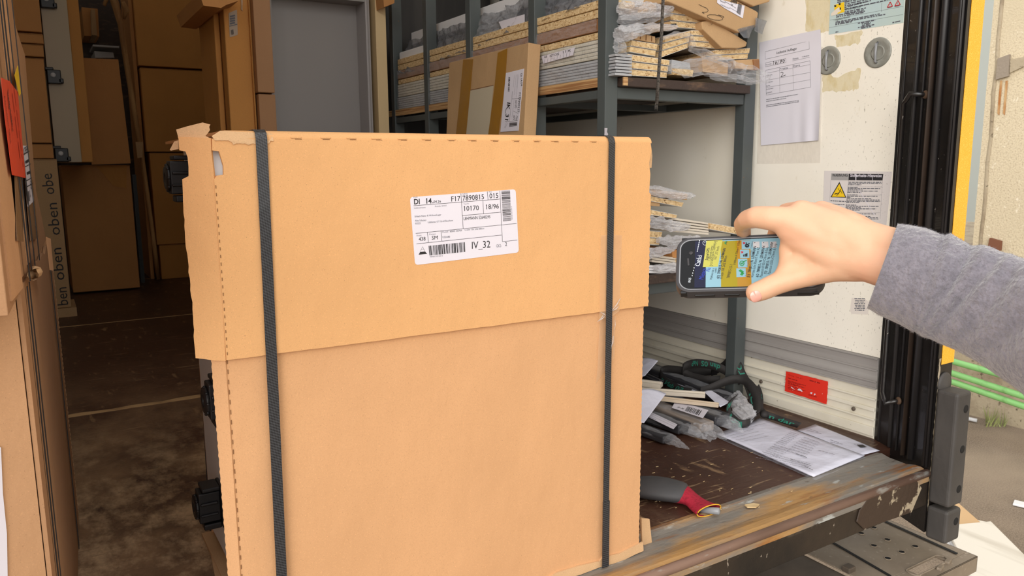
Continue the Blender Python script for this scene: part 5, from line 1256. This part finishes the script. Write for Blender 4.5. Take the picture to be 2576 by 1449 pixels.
# display area, given in phone coordinates (a along the length, b across): header, list, chosen entry
def PQ(a0, a1, b0, b1, mt, l):
    S.G(mt).face([ph(a0, b0, .0005+.0001*l), ph(a1, b0, .0005+.0001*l), ph(a1, b1, .0005+.0001*l), ph(a0, b1, .0005+.0001*l)])
def inv(x, y):
    p = S.m(x, y)-PO; return p.dot(Lx), p.dot(Sx)
bL, bR = -.0325, .0330
aT = inv(420, 700)[0]; aH = inv(620, 700)[0]
PQ(aT, aH, bL, bR, M_snavy, 1); PQ(aH, -.068, bL, bR, M_sblue, 1)
a1_, a2_ = inv(895, 700)[0], inv(1190, 700)[0]
PQ(a1_, a2_, bL, bR-.0015, M_solive, 2)
a3_ = inv(1440, 700)[0]
PQ(a2_, a3_, bL, bR-.0015, M_sochre, 2)
SD((632, 335), (925, 320), (840, 805), (565, 815), M_spop, 3)
T = S.text
T((505, 800), (552, 605), .0052, 'Części', M_swhite, l=2)
T((340, 1095), (352, 1010), .0026, '09:25', M_swhite, l=2)
for k, (x, y) in enumerate(((372, 968), (382, 922), (396, 874), (406, 826), (413, 775))): S.poly([(x+7*math.cos(i), y+13*math.sin(i)) for i in range(6)] if k < 4 else [(x+3*math.cos(i), y+4*math.sin(i)) for i in range(6)], M_swhite, 2)
for k in range(6): SD((455+k*8, 535-k*38), (470+k*8, 530-k*38), (476+k*8, 508-k*38), (460+k*8, 512-k*38), M_swhite, 2)
ci = [(603+38*math.cos(i*.5), 372+40*math.sin(i*.5)) for i in range(14)]; S.path(ci, .0003, M_swhite, 2); S.path([(603, 372), (600, 350)], .0004, M_swhite, 2)
T((655, 690), (690, 465), .0030, 'Sygnał GPS:', M_sink, True, 4); T((700, 712), (752, 430), .0028, '1 Sekundy temu', M_sink, l=4); T((735, 795), (818, 340), .0028, '[+51.850104 +13.899924]', M_sink, l=4); T((806, 685), (870, 440), .0030, '162° 3.7 km/h', M_sink, l=4)
T((570, 1045), (630, 845), .0050, 'Miejsce', M_sinkb, l=3); T((685, 900), (712, 828), .0044, 'Na', M_sinkb, l=3)
T((730, 1045), (775, 835), .0024, 'Wybierz lub z', M_sink, l=3); T((808, 920), (822, 830), .0022, 'część', M_sink, l=3)
T((862, 1030), (880, 965), .0030, '4/3', M_sink, True, 4); T((878, 940), (926, 690), .0030, '7890815 / 96', M_sink, True, 4); T((934, 660), (986, 475), .0030, 'LEHMANN', M_sink, True, 4)
T((920, 1030), (1010, 610), .0030, 'U-Schr 1SK 2AZ B80cm', M_sink, l=4); T((1050, 1020), (1110, 775), .0032, '7890815-15-1', M_sink, l=4); T((1160, 770), (1248, 325), .0024, 'B 800mm H 724mm T 515mm', M_sink, l=4)
S.path([(985, 400), (965, 372), (1000, 340)], .0012, M_sgreen, 4); S.path([(1000, 400), (985, 378), (1012, 350)], .0006, M_sink, 4)
for k, (x, y) in enumerate(((1262, 915), (1292, 742), (1328, 572), (1357, 405))):
    c0x, c0y = inv(x, y); PQ(c0x-.0050, c0x+.0050, c0y-.0060, c0y+.0060, M_sblue, 4)
    tx = x+120; T((tx-22, y+72), (tx+10, y-60), .0018, ('Pobierz', 'Znajdź', 'Transp', 'Części')[k], M_inkb, l=4)
S.path([(1238, 905), (1262, 965), (1300, 905)] if False else [(1262, 962), (1300, 915), (1234, 868)], .0030, M_sgreen, 5)
S.path([(1278+38*math.cos(i*.5), 748+44*math.sin(i*.5)) for i in range(14)], .0009, M_sgreen, 5); S.seg((1302, 722), (1364, 690), .0011, M_sgreen, 5); S.seg((1256, 750), (1300, 746), .0008, M_sgreen, 5); S.seg((1276, 774), (1282, 722), .0008, M_sgreen, 5)
SD((1335, 575), (1380, 560), (1378, 622), (1336, 625), M_ink, 5); SD((1300, 590), (1326, 578), (1326, 624), (1302, 624), M_ink, 5)
S.seg((1262, 528), (1300, 560), .0010, M_sred, 5); S.seg((1300, 528), (1264, 562), .0010, M_sred, 5)
S.seg((1298, 362), (1334, 394), .0010, M_sred, 5); S.seg((1334, 362), (1298, 396), .0010, M_sred, 5)
S.path([(1372+26*math.cos(i*.7), 425+26*math.sin(i*.7)) for i in range(10)], .0020, M_sink, 5); S.path([(1408+9*math.cos(i), 385+9*math.sin(i)) for i in range(7)], .0007, M_sink, 5); S.path([(1358+9*math.cos(i), 378+9*math.sin(i)) for i in range(7)], .0007, M_sink, 5)
for dx, dy, a_, b_ in ((0, 0, '5/3', 'Vorrats-Schr.30cm/T Front AZ'), (160, -5, '6/3', 'Passstück B100,H724mm & Korp'), (310, -60, '7/3', 'Passstück B200,H724mm & Korp')):
    T((1415+dx, 1005+dy), (1432+dx, 945+dy), .0028, a_, M_sink, True, 3); T((1436+dx, 918+dy), (1486+dx, 690+dy), .0030, '7890815 / 96', M_sink, True, 3); T((1493+dx, 660+dy), (1538+dx, 435+dy), .0030, 'LEHMANN', M_sink, True, 3)
    T((1485+dx, 1005+dy), (1605+dx, 450+dy), .0030, b_, M_sink, l=3); S.poly([(1500+dx, 362), (1526+dx, 362), (1510+dx, 380)], M_sink, 3)
    c0x, c0y = inv(1540+dx, 405); PQ(c0x-.0035, c0x+.0035, c0y-.0045, c0y+.0045, M_whited, 2)
S.done({'screen_navy': 'screen_header', 'screen_light_blue': 'screen_field', 'screen_olive': 'screen_field', 'screen_ochre': 'screen_field', 'screen_pale_yellow': 'screen_popup', 'white_board_matt': 'screen_icon'})

# ================================================================== PERSON: HAND AND SLEEVE
per = thing('person', 'right hand and forearm in a grey fleece sleeve, holding a phone', 'person', tuple(PD(2200, 640, .75)))
def caps(g, pts, n=16):
    """pts: (px, py, depth, radius[, flat])"""
    P = [PD(p[0], p[1], p[2]) for p in pts]
    for (a, ra), (b, rb) in zip([(P[i], pts[i][3]) for i in range(len(P))], [(P[i], pts[i][3]) for i in range(1, len(P))]):
        d = (b-a); L__ = d.length
        if L__ < 1e-5: continue
        d.normalize(); x = d.orthogonal().normalized(); y = d.cross(x); rs = []
        for k in range(1, 7): t = math.pi/2*(1-k/6); rs.append((a-d*ra*math.sin(t), ra*math.cos(t)+1e-5))
        for k in range(0, 6): t = math.pi/2*k/6; rs.append((b+d*rb*math.sin(t), rb*math.cos(t)+1e-5))
        g.rings([[c+x*r*math.cos(2*math.pi*j/n)+y*r*math.sin(2*math.pi*j/n) for j in range(n)] for c, r in rs])
hg = G()
# forearm and wrist (two side by side bones so that it is wider than thick)
caps(hg, [(2330, 660, .730, .0200), (2300, 645, .738, .0225), (2210, 618, .765, .0215), (2150, 600, .784, .0220)])
caps(hg, [(2320, 705, .728, .0200), (2285, 686, .735, .0225), (2190, 660, .762, .0205), (2130, 650, .780, .0200)])
# back of the hand: four metacarpals fanning to the knuckles
IDX, MID, RNG, PNK = (1975, 553, .806), (2016, 535, .806), (2066, 536, .820), (2112, 552, .838)
caps(hg, [(2170, 636, .772, .0220), (2080, 604, .790, .0195), (*IDX, .0142)])
caps(hg, [(2172, 626, .770, .0220), (2100, 578, .788, .0195), (*MID, .0138)])
caps(hg, [(2178, 618, .772, .0220), (2125, 572, .796, .0190), (*RNG, .0136)])
caps(hg, [(2188, 616, .778, .0215), (2150, 578, .806, .0175), (*PNK, .0130)])
caps(hg, [(2150, 650, .780, .0200), (2070, 640, .800, .0180), (2010, 610, .812, .0150)])
caps(hg, [(2040, 590, .806, .0175), (1998, 590, .812, .0150)])
caps(hg, [(2100, 590, .786, .0200), (2000, 548, .806, .0136)])
caps(hg, [(2130, 580, .790, .0200), (2042, 540, .811, .0136)])
caps(hg, [(2070, 600, .795, .0185), (1985, 575, .808, .0142)])
# index finger over the top edge of the phone
caps(hg, [(*IDX, .0142), (1938, 549, .811, .0132), (1903, 546, .821, .0120), (1880, 552, .838, .0108), (1867, 564, .862, .0096), (1872, 590, .890, .0080)])
caps(hg, [(2110, 625, .786, .0205), (1988, 574, .807, .0155)])
caps(hg, [(2100, 642, .786, .0200), (2002, 592, .808, .0160)])
# middle, ring, little finger curl behind the phone
caps(hg, [(*MID, .0132), (1978, 535, .836, .0108), (1962, 556, .870, .0098), (1950, 590, .893, .0090), (1938, 622, .897, .0078)])
caps(hg, [(*RNG, .0130), (2032, 540, .856, .0104), (2018, 575, .884, .0094), (2000, 612, .894, .0086), (1986, 640, .894, .0075)])
caps(hg, [(*PNK, .0122), (2084, 566, .866, .0096), (2066, 596, .884, .0086), (2048, 626, .886, .0076), (2038, 645, .884, .0068)])
# thumb with its ball, along the lower edge
caps(hg, [(2165, 660, .772, .0200), (2100, 668, .788, .0170), (2035, 690, .802, .0128), (1990, 702, .808, .0120), (1950, 715, .812, .0118), (1925, 727, .814, .0116), (1901, 736, .816, .0108)])
caps(hg, [(2060, 640, .800, .0165), (1998, 664, .812, .0125), (1975, 690, .812, .0110)])
caps(hg, [(2000, 600, .812, .0155), (1984, 628, .816, .0105), (1986, 652, .816, .0105), (1978, 682, .814, .0100)])
hand = hg.build('hand', M_skin, per)
md = hand.modifiers.new('merge', 'REMESH'); md.mode = 'VOXEL'; md.voxel_size = .0016; md.use_smooth_shade = True
md = hand.modifiers.new('soften', 'SMOOTH'); md.iterations = 20; md.factor = .6
# thumbnail on the near side of the thumb tip
c = PD(1888, 743, .8065)
dT = (PD(1901, 736, .816)-PD(1950, 715, .812)).normalized(); nT = camv(-.35, -.45, -.85).normalized(); nT = (nT-dT*nT.dot(dT)).normalized(); wT = dT.cross(nT)
g = G(); base = PD(1899, 737, .816)
def nail(u, v):
    r_ = u; th = v*2*math.pi; x = r_*math.cos(th); y = r_*math.sin(th); x = math.copysign(abs(x)**.8, x); y = math.copysign(abs(y)**.8, y)
    a = x*.62
    return base + nT*.0108*math.cos(a)*(1-.05*y*y) + wT*.0108*math.sin(a) + dT*(.0015+y*.0058)
g.grid(nail, 8, 28); g.build('thumbnail', M_nail, per, solid=.0006)

# sleeve: rings from the cuff to beyond the frame
rg_ = [(2258, 563, 2181, 775, .735), (2284, 566, 2210, 792, .728), (2330, 575, 2262, 815, .715), (2366, 590, 2291, 831, .705), (2376, 592, 2300, 835, .702), (2392, 588, 2318, 846, .697), (2418, 603, 2352, 858, .688),
       (2440, 614, 2385, 872, .680), (2476, 616, 2425, 892, .668), (2520, 630, 2478, 925, .652), (2570, 647, 2540, 968, .632), (2640, 668, 2610, 1020, .605), (2750, 700, 2700, 1100, .56), (2950, 760, 2860, 1250, .50), (3250, 850, 3100, 1480, .44), (3600, 960, 3400, 1760, .38)]
def ringp(x0, y0, x1, y1, d, k, n, grow=0.0, i=0):
    a, b = PD(x0, y0, d), PD(x1, y1, d+.004); c = (a+b)/2; h = (b-a)/2; dep = (c-CAM).normalized()*h.length*.80
    t = 2*math.pi*k/n; return c + h*math.cos(t)*(1+grow) + dep*math.sin(t)*(1+grow)
NR = 96; rs = []; sub_ = 8
for i in range(len(rg_)-1):
    for s in range(sub_):
        f = s/sub_; r0, r1 = rg_[i], rg_[i+1]; q = [r0[j]*(1-f)+r1[j]*f for j in range(5)]; u = i+f
        ring = []
        for k in range(NR):
            an = 2*math.pi*k/NR; p = ringp(*q, k, NR); c = (PD(q[0], q[1], q[4])+PD(q[2], q[3], q[4]))/2; rad = (p-c)
            seam = -.014*math.exp(-((u-4.0)/.22)**2)
            fold = 0
            for u0, sl_, amp in ((5.9, 1.5, .19), (7.3, 1.9, .22), (8.7, 1.4, .16), (10.2, 1.8, .18), (11.6, 1.5, .15)):
                fold += amp*math.exp(-((u-u0-sl_*math.cos(an)*-.9)/.36)**2)*(.06+.94*max(0, math.sin(an+3.25))**1.3)
            wr = .030*noise.noise(p*11)+.014*noise.noise(p*26) if u > .8 else .006*noise.noise(p*20)
            low = -.03*math.exp(-((an-2.55)/.10)**2) if u > 4.1 else 0
            low2 = -.03*math.exp(-((an-(2*math.pi-2.35))/.07)**2) if u > 4.1 else 0
            ring.append(c+rad*(1+seam-fold+wr+low+low2))
        rs.append(ring)
g = G()
inner = [[p.lerp(sum(rs[0], V((0, 0, 0)))/NR, f) + (rs[3][0]-rs[0][0])*t for p in rs[0]] for f, t in ((.10, 1.6), (.075, .5), (.03, .05))]
g.rings(inner+rs, True)
slv = g.build('sleeve', M_fleece, per)
# short pile of the fleece: fine tufts standing off the sleeve and its cuff edge
rgf = random.Random(77); g = G(); bmv = g.bm
for i in range(0, 88*1):
    pass
for _ in range(9000):
    i = rgf.randrange(0, min(len(rs)-2, 94)); k = rgf.randrange(NR); a = rs[i][k].lerp(rs[i+1][k], rgf.random()).lerp(rs[i][(k+1) % NR], rgf.random())
    c = sum(rs[i][::12], V((0, 0, 0)))/8; nrm = (a-c).normalized(); nrm = (nrm+V((rgf.uniform(-.7, .7), rgf.uniform(-.7, .7), rgf.uniform(-.9, .3)))).normalized()
    s_ = nrm.orthogonal().normalized()*.00022; L__ = rgf.uniform(.0010, .0026)
    bmv.faces.new([bmv.verts.new(a-s_-nrm*.0004), bmv.verts.new(a+s_-nrm*.0004), bmv.verts.new(a+nrm*L__)])
o = g.build('fleece_pile', M_fleece, slv); o['kind'] = 'stuff'
# hem line of the cuff

# ================================================================== STACK AT THE LEFT
d0 = V((.047, 1, 0)).normalized(); nS = V((1, -.047, 0)).normalized(); pS = V((.012, 1.961, 0))
SL = lambda x, y, o=0: PP(x, y, pS+nS*o, nS)
lt = thing('tall_carton', 'tall strapped brown carton at the left edge with an orange sticker', 'box', (-.2, 1.5, 0))
def spt(t, z, o=0): return pS - d0*t + V((0, 0, z)) + nS*o       # t metres toward the doors from the far edge
tn = .915
g = G()
foot_ = [spt(0, .002), spt(tn, .002), spt(tn, .002)+V((-.30, -.10, 0)), spt(0, .002)+V((-.36, 0, 0))]
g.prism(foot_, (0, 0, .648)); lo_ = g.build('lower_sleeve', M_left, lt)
rng = random.Random(31)
# side face panel of the lower sleeve with its slanted torn top edge
top = [(0, .628), (.05, .640), (.12, .632), (.20, .648), (.28, .640), (.36, .651), (.45, .646), (.55, .655), (.66, .652), (.78, .660), (tn, .662)]
P = [spt(0, .002, .001)]+[spt(tn, .002, .001)]+[spt(t+rng.uniform(-.002, .002), z+rng.uniform(-.001, .001), .001) for t, z in top[::-1]]
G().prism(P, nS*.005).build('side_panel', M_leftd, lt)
# serrated near and far corners
g = G()
for k in range(60):
    z = .012+k*.0104; g.obox(spt(-.0006, z, .005), nS*.0016, d0*.0012, (0, 0, .0028))
g.build('perforation', M_torn, lt)
# upper part with the ragged outline of several thin packs
up2 = [(1.06, .655), (1.06, 1.75), (.36, 1.75), (.42, 1.20), (.415, 1.075), (.41, 1.033), (.29, 1.020), (.20, 1.012), (.255, .90), (.31, .76), (.20, .70), (.13, .655)]
P = [spt(t, z, .004) for t, z in up2]
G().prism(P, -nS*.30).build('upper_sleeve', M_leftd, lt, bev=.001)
# layered sheet edges on the upper part
for k, (t0, o_) in enumerate(((.93, .009), (.80, .007), (.66, .009), (.52, .006))):
    g = G(); n_ = 26; za, zb = .665+.004*k, 1.74
    a = [spt(t0+.0015*math.sin(i*1.3+k)+(.012*(i/n_)), za+(zb-za)*i/n_, o_) for i in range(n_+1)]
    for i in range(n_): g.face([a[i], a[i]-d0*.10-nS*.004, a[i+1]-d0*.10-nS*.004, a[i+1]])
    g.build('overlap_layer', (M_left, M_leftd)[k % 2], lt, solid=.002)
# thin black straps running over everything
for t0, t1, wd in ((.845, .865, .006), (.800, .806, .005), (.18, .17, .006), (.165, .155, .005), (.60, .62, .004), (.72, .75, .005)):
    full = t0 in (.845, .800, .18, .165)
    z0 = .002 if full else .66
    g = G(); a, b = spt(t0, z0, .0072), spt(t0, .655, .0078); c, d = spt(t0, .662, .0118), spt(t1, 1.75, .0125)
    if full: g.prism([a-d0*wd/2, a+d0*wd/2, b+d0*wd/2, b-d0*wd/2], nS*.0012)
    if t0 > .3: g.prism([c-d0*wd/2, c+d0*wd/2, d+d0*wd/2, d-d0*wd/2], nS*.0012)
    g.build('strapping_band', M_rubber, lt)
# brown tape tails
for q in (((62, 455), (82, 452), (96, 598), (76, 606)), ((36, 440), (55, 440), (58, 608), (42, 606))):
    G().prism([SL(x, y, .0106) for x, y in q], nS*.0005).build('tape', mat('old_brown_tape', (150, 116, 82), .3, bump=[(40, .2, I1)]), lt)
# orange sticker
oq = [(2, 195), (12, 200), (24, 204), (26, 208), (44, 232), (64, 448), (46, 444), (30, 440), (12, 300)]
G().prism([SL(x, y, .0128) for x, y in oq], nS*.0004).build('orange_sticker', M_orange, lt)
S = Sheet(lt, spt(0, 0, .0134), nS, (0, 0, 1), .0004)
S.text((18, 240), (32, 338), .024, 'Range missing –', bold=True); S.text((10, 242), (26, 362), .011, 'Attention: label'); S.words((30, 235), (50, 400), .006, M_redink); S.words((34, 215), (58, 420), .005, M_redink)
S.done()
G().prism([SL(x, y, .0142) for x, y in ((36, 190), (44, 165), (52, 235), (48, 242))], nS*.0004).build('yellow_sticker', M_yelsign, lt)
wq = [(56, 366), (69, 367), (76, 440), (85, 505), (70, 520), (64, 450)]
G().prism([SL(x, y, .0116) for x, y in wq], nS*.0004).build('white_label', M_label, lt)
S = Sheet(lt, spt(0, 0, .0122), nS, (0, 0, 1), .0004)
for y in (388, 420, 455, 470): S.seg((57+(y-366)*.09, y), (72+(y-366)*.09, y-8), .0012)
S.text((60, 392), (70, 382), .010, '17890'); S.text((66, 500), (68, 478), .012, 'IIII'); S.text((76, 500), (79, 470), .012, 'L /8'); S.barcode((68, 482), (73, 480), (70, 508), (76, 505), 6); S.words((64, 412), (72, 407), .004); S.words((68, 440), (76, 436), .004)
S.done()
# small curl of torn cardboard
G().tube([SL(84, 676, .010), SL(90, 684, .016), SL(83, 692, .016), SL(78, 686, .010)], [.004, .008, .007, .003], 8).build('torn_curl', M_torn, lt)
# upright carton edge sticking up beside the far edge of the stack
q = [(105, 612), (122, 616), (190, 1300), (186, 1330), (170, 1270)]
tag(G().prism([SL(x, y, .03) + d0*.09 for x, y in ((108, 610), (122, 614), (130, 700), (118, 700))], (0, .004, 0)).build('cardboard_flap', M_left), 'thin cardboard flap edge standing behind the strapped carton', 'cardboard')
# white label on the bright front, at the frame's lower left corner
pF = foot_[1]; nF = (foot_[2]-foot_[1]).cross(V((0, 0, 1))).normalized(); nF = nF if nF.dot(CAM-pF) > 0 else -nF
FL = lambda x, y: PP(x, y, pF, nF)+nF*.001
G().prism([FL(x, y) for x, y in ((-70, 1090), (1, 1125), (6, 1240), (16, 1340), (20, 1560), (-70, 1560))], nF*.0008).build('white_label', M_label, lt)

# ================================================================== LOAD DEEP INSIDE THE TRUCK
def carton(lab, x0, x1, y0, y1, z0, z1, m_=None, cat='box', name='carton', grp=None, rot=0, tape=None, bev=.004):
    m_ = m_ or M_card; w_, d_ = (x1-x0)/2, (y1-y0)/2; c = V(((x0+x1)/2, (y0+y1)/2, z0))
    a = V((math.cos(rot), math.sin(rot), 0)); b = V((-a.y, a.x, 0))
    t = thing(name, lab, cat, tuple(c), grp)
    G().obox(c+V((0, 0, (z1-z0)/2)), a*w_, b*d_, V((0, 0, (z1-z0)/2))).build('body', m_, t, bev=bev)
    f = c-b*d_
    G().obox(f+V((0, -.0006, (z1-z0)))-V((0, 0, .004)), a*w_*.99, b*.0008, V((0, 0, .0012))).build('lid_crease', M_perf, t)
    if tape: G().obox(f+V((0, -.001, (z1-z0)-.04)), a*.025, b*.0006, V((0, 0, .04))).build('tape', M_tapeb, t)
    return t
# stacked big cartons behind the pole
YL = 5.99
carton('lowest and flattest of the big cartons stacked at the rear right', .72, 1.50, YL, 6.6, .001, .247, M_card2)
carton('second big carton from the floor in the rear stack, just left of the strapped carton', .706, 1.50, YL, 6.6, .251, .900, M_card2)
carton('third big carton of the rear stack, above the black seam', .690, 1.50, YL, 6.6, .907, 1.478, M_card2)
carton('topmost big carton of the rear stack, cut by the picture top', .682, 1.50, YL, 6.6, 1.492, 2.15, M_card2)
# dark slab edge left of the big cartons
G_t = carton('narrow dark carton side between the pole and the big rear cartons', .655, .68, 6.05, 6.5, .001, 2.1, M_card)
# left big carton and the leaning sheet on it
t = carton('wide brown carton on the floor under the leaning cardboard sheet', .148, .535, 5.585, 6.1, .012, .815, M_card)
G().prism([PY(x, y, 5.58) for x, y in ((152, 418), (240, 418), (262, 440), (285, 468), (318, 474), (318, 416))], (0, -.003, 0)).build('tape_patch', M_card2, t)
tag(G().box((.17, 5.65, .0), (.51, 6.0, .012)).build('pallet_strip', M_darkply), 'dark strip under the wide brown carton', 'batten')
P = [PY(x, y, 5.50) for x, y in ((198, 142), (300, 146), (329, 411), (231, 414))]
t = thing('cardboard_sheet', 'plain brown cardboard sheet standing tilted on the wide carton', 'cardboard', tuple((P[2]+P[3])/2))
G().hexa([P[3], P[2], P[2]+V((0, .02, 0)), P[3]+V((0, .02, 0))], [P[0]+V((0, .07, 0)), P[1]+V((0, .07, 0)), P[1]+V((0, .09, 0)), P[0]+V((0, .09, 0))]).build('sheet', M_card, t)
# column with the printed lettering
YO = 4.769
t = carton('narrow upright carton printed with large lettering oben along its side', -.02, .112, YO, 5.2, .05, .846, M_cardp)
S = Sheet(t, (0, YO-.001, 0), (0, -1, 0), (0, 0, 1), .0006)
for k, (a, b) in enumerate((((138, 489), (130, 436)), ((152, 592), (143, 510)), ((163, 705), (154, 623)), ((172, 768), (167, 722)))):
    S.text(a, b, .052, ('obe', 'oben', 'oben', 'ben')[k])
S.done()
G().box((-.02, YO-.012, .0), (.135, YO+.3, .048)).build('foot_flap', M_cardp, t)
carton('small folded carton lying on top of the lettered carton', -.03, .100, YO+.01, 5.15, .85, .925, M_card)
carton('tall flat carton of the left column above the small folded one', -.06, .098, YO+.0, 5.15, .93, 1.36, M_card)
t = carton('short carton with a flap edge in the left column', -.08, .102, YO-.02, 5.15, 1.365, 1.425, M_card)
carton('second short carton with a torn flap in the left column', -.08, .106, YO-.02, 5.15, 1.43, 1.478, M_card)
carton('uppermost carton of the left column, cut by the picture top', -.10, .104, YO, 5.15, 1.49, 1.95, M_card)
# upright cabinet beside the column with black feet
wc = thing('upright_cabinet', 'upright white cabinet side with three black plastic feet, in the dark', 'cabinet', (.19, 5.0, .83))
G().box((.11, YO+.09, .83), (.232, 5.5, 2.0)).build('side', mat('cabinet_side_warm_light', (186, 168, 140), .5), wc, bev=.002)  # white board; the warm dim light is put into its colour
for i, (x, y) in enumerate(((136, 194), (155, 390), (119, 4))):
    c = PY(x, y, YO+.085); g = G()
    g.obox(c, (.032, 0, 0), (0, .03, 0), (0, 0, .036)); g.obox(c+V((.03, 0, -.02)), (.012, 0, 0), (0, .03, 0), (0, 0, .012)).obox(c+V((-.02, 0, .04)), (.02, 0, 0), (0, .03, 0), (0, 0, .008))
    o = g.build('foot', M_blackp, wc, bev=.004)
    G().lathe([(.012, 0), (.012, .002), (.0, .002)], c+V((-.004, -.031, .008)), (0, -1, 0), 16).build('foot_hub', M_whited, o)
t = carton('brown upright carton edge right of the white cabinet side', .232, .288, YO+.12, 5.6, .83, 2.05, M_card2, rot=.0)
# dark shelf contents far back
for lab, q, Y_, m_ in (('dark brown carton far back, above the leaning sheet', ((205, 18), (246, 22), (250, 92), (212, 90)), 7.2, M_card), ('beige strip edge beside the dark far carton', ((229, 22), (239, 24), (245, 90), (231, 88)), 7.1, M_cardp),
                       ('grey drawer box far back behind the pole', ((237, 128), (285, 132), (288, 146), (239, 146)), 7.2, M_whited), ('thin grey bar above the far drawer box', ((233, 112), (300, 116), (300, 121), (234, 117)), 7.15, M_whited)):
    P = [PY(x, y, Y_) for x, y in q]; tag(G().prism(P, (0, .4, 0)).build('far_panel', m_, bev=.003), lab, 'panel')
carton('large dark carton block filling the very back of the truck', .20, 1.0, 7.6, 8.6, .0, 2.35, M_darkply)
# splintered wooden pole
pl = thing('wooden_pole', 'splintered wooden batten leaning in the dark, slightly tilted', 'pole', tuple(PY(397, 704, 5.86)))
pts = [PY(x, y, 5.86) for x, y in ((268, -120), (276, -30), (290, 10), (303, 60), (318, 160), (338, 280), (352, 360), (372, 500), (388, 620), (398, 702))]
G().tube(pts, [.030, .032, .036, .026, .024, .023, .022, .021, .021, .020], 9, .7).build('batten', M_wood, pl)
G().tube([PY(308, 5, 5.85), PY(318, 25, 5.85), PY(312, 48, 5.85)], [.014, .020, .008], 8).build('splinter', M_wood, pl)
G().tube([PY(262, 14, 5.87), PY(278, -30, 5.87), PY(300, -40, 5.87)], [.010, .02, .02], 8).build('splinter', M_wood, pl)
G().prism([PY(x, y, 5.83) for x, y in ((341, 357), (360, 357), (358, 396), (346, 398))], (0, .01, 0)).build('tag', M_cardp, pl)
# white perforated rail in the gap
t = tag(G().box((.575, 5.9, .0), (.60, 5.95, .75)).build('perforated_rail', M_steeld), 'dark perforated rail standing between wide carton and wooden pole', 'rail')
# corner carton, grey cabinet and batten in front of the rack
YC = 3.15
X_ = lambda px, py=200: PY(px, py, YC).x
t = carton('tall ochre carton with a white label, standing left of the grey open cabinet', X_(570), X_(632), YC-.02, 3.6, .0, 2.0, M_card2)
lq = [PY(x, y, YC-.0215) for x, y in ((575, 33), (596, 24), (598, 88), (578, 94))]
sticker(t, 'shipping_label', mat('shaded_label', (170, 150, 130), .5), lq, (0, -1, 0), .004)
S = Sheet(t, (0, YC-.0225, 0), (0, -1, 0), (0, 0, 1), .0004)
for y in (44, 50, 56, 62): S.words((579, y), (592, y-3), .006, M_inkb)
S.seg((577, 66), (597, 61), .003, M_inkb); S.barcode((580, 76), (588, 74), (581, 88), (589, 86), 6); S.done()
G().prism([PY(x, y, YC-.025) for x, y in ((606, -10), (611, -10), (610, 28), (607, 24))], (0, .002, 0)).build('tape', M_tapeb, t)
t = carton('slim ochre carton strip at the left of the labelled tall carton', X_(554), X_(568), YC+.05, 3.5, .0, 2.0, M_card2)
t = carton('slim ochre carton between the labelled carton and the folded light one', X_(622)+.014, X_(636)-.001, YC-.03, 3.6, .0, 2.0, M_card2, bev=.002)
t = thing('folded_carton', 'lighter brown carton with a step seam, directly left of the grey cabinet', 'box', (X_(660), YC-.06, 0))
G().box((X_(638), YC-.06, 0), (X_(680), YC+.35, 1.075)).build('lower_sleeve', M_leftd, t, bev=.003)
G().box((X_(636), YC-.07, 1.08), (X_(678), YC+.35, 2.0)).build('cap', M_leftd, t, bev=.003)
gc = thing('open_cabinet', 'tall grey cabinet standing with its empty open front toward the doors', 'cabinet', (1.05, 3.35, 0))
xl, xr_ = X_(680)+.002, PY(926, 200, YC).x
zt = PY(912, 17, YC).z
xi = PY(913, 200, YC).x
G().box((xl, YC+.10, .02), (xr_, YC+.108, zt+.3)).build('back', M_greycab, gc)
G().box((xr_-.004, YC-.005, 0), (xr_+.014, YC+.11, zt+.3)).build('side', M_greyedge, gc, bev=.001)
G().box((xl, YC, zt+.02), (xr_-.004, YC+.10, zt+.038)).build('shelf', M_greycab, gc)
G().box((xl, YC, 0), (xl+.018, YC+.10, zt+.3)).build('side', M_greycab, gc)
G().box((xr_+.004, YC-.008, 0), (xr_+.008, YC-.004, zt+.3)).build('edge_groove', M_greycab, gc)
tag(G().box((PY(945, 200, YC).x, YC-.02, 0), (PY(971, 200, YC).x, YC+.06, 2.1)).build('wooden_batten', M_woods, bev=.002), 'pale planed wooden batten upright between grey cabinet and rack', 'batten')
q = [PY(x, y, 3.0) for x, y in ((500, -20), (602, -20), (600, 2), (570, 12), (556, 20), (512, 14))]
tag(G().prism(q, (0, .5, 0)).build('carton_flap', M_card), 'dark brown carton bottom hanging in at the picture top above the labelled carton', 'box')
q = [PY(x, y, 3.05) for x, y in ((963, -20), (993, -20), (992, 8), (966, 18))]
tag(G().prism(q, (0, .3, 0)).build('carton_corner', M_card), 'small brown carton corner at the picture top left of the first rack post', 'box')
# the dark goods behind the rack's far end and behind the main carton
carton('dark grey panel pack behind the rack, seen black between the posts', 1.395, 1.95, 3.35, 3.6, .0, 2.3, M_rubber, 'panel', 'panel_pack')
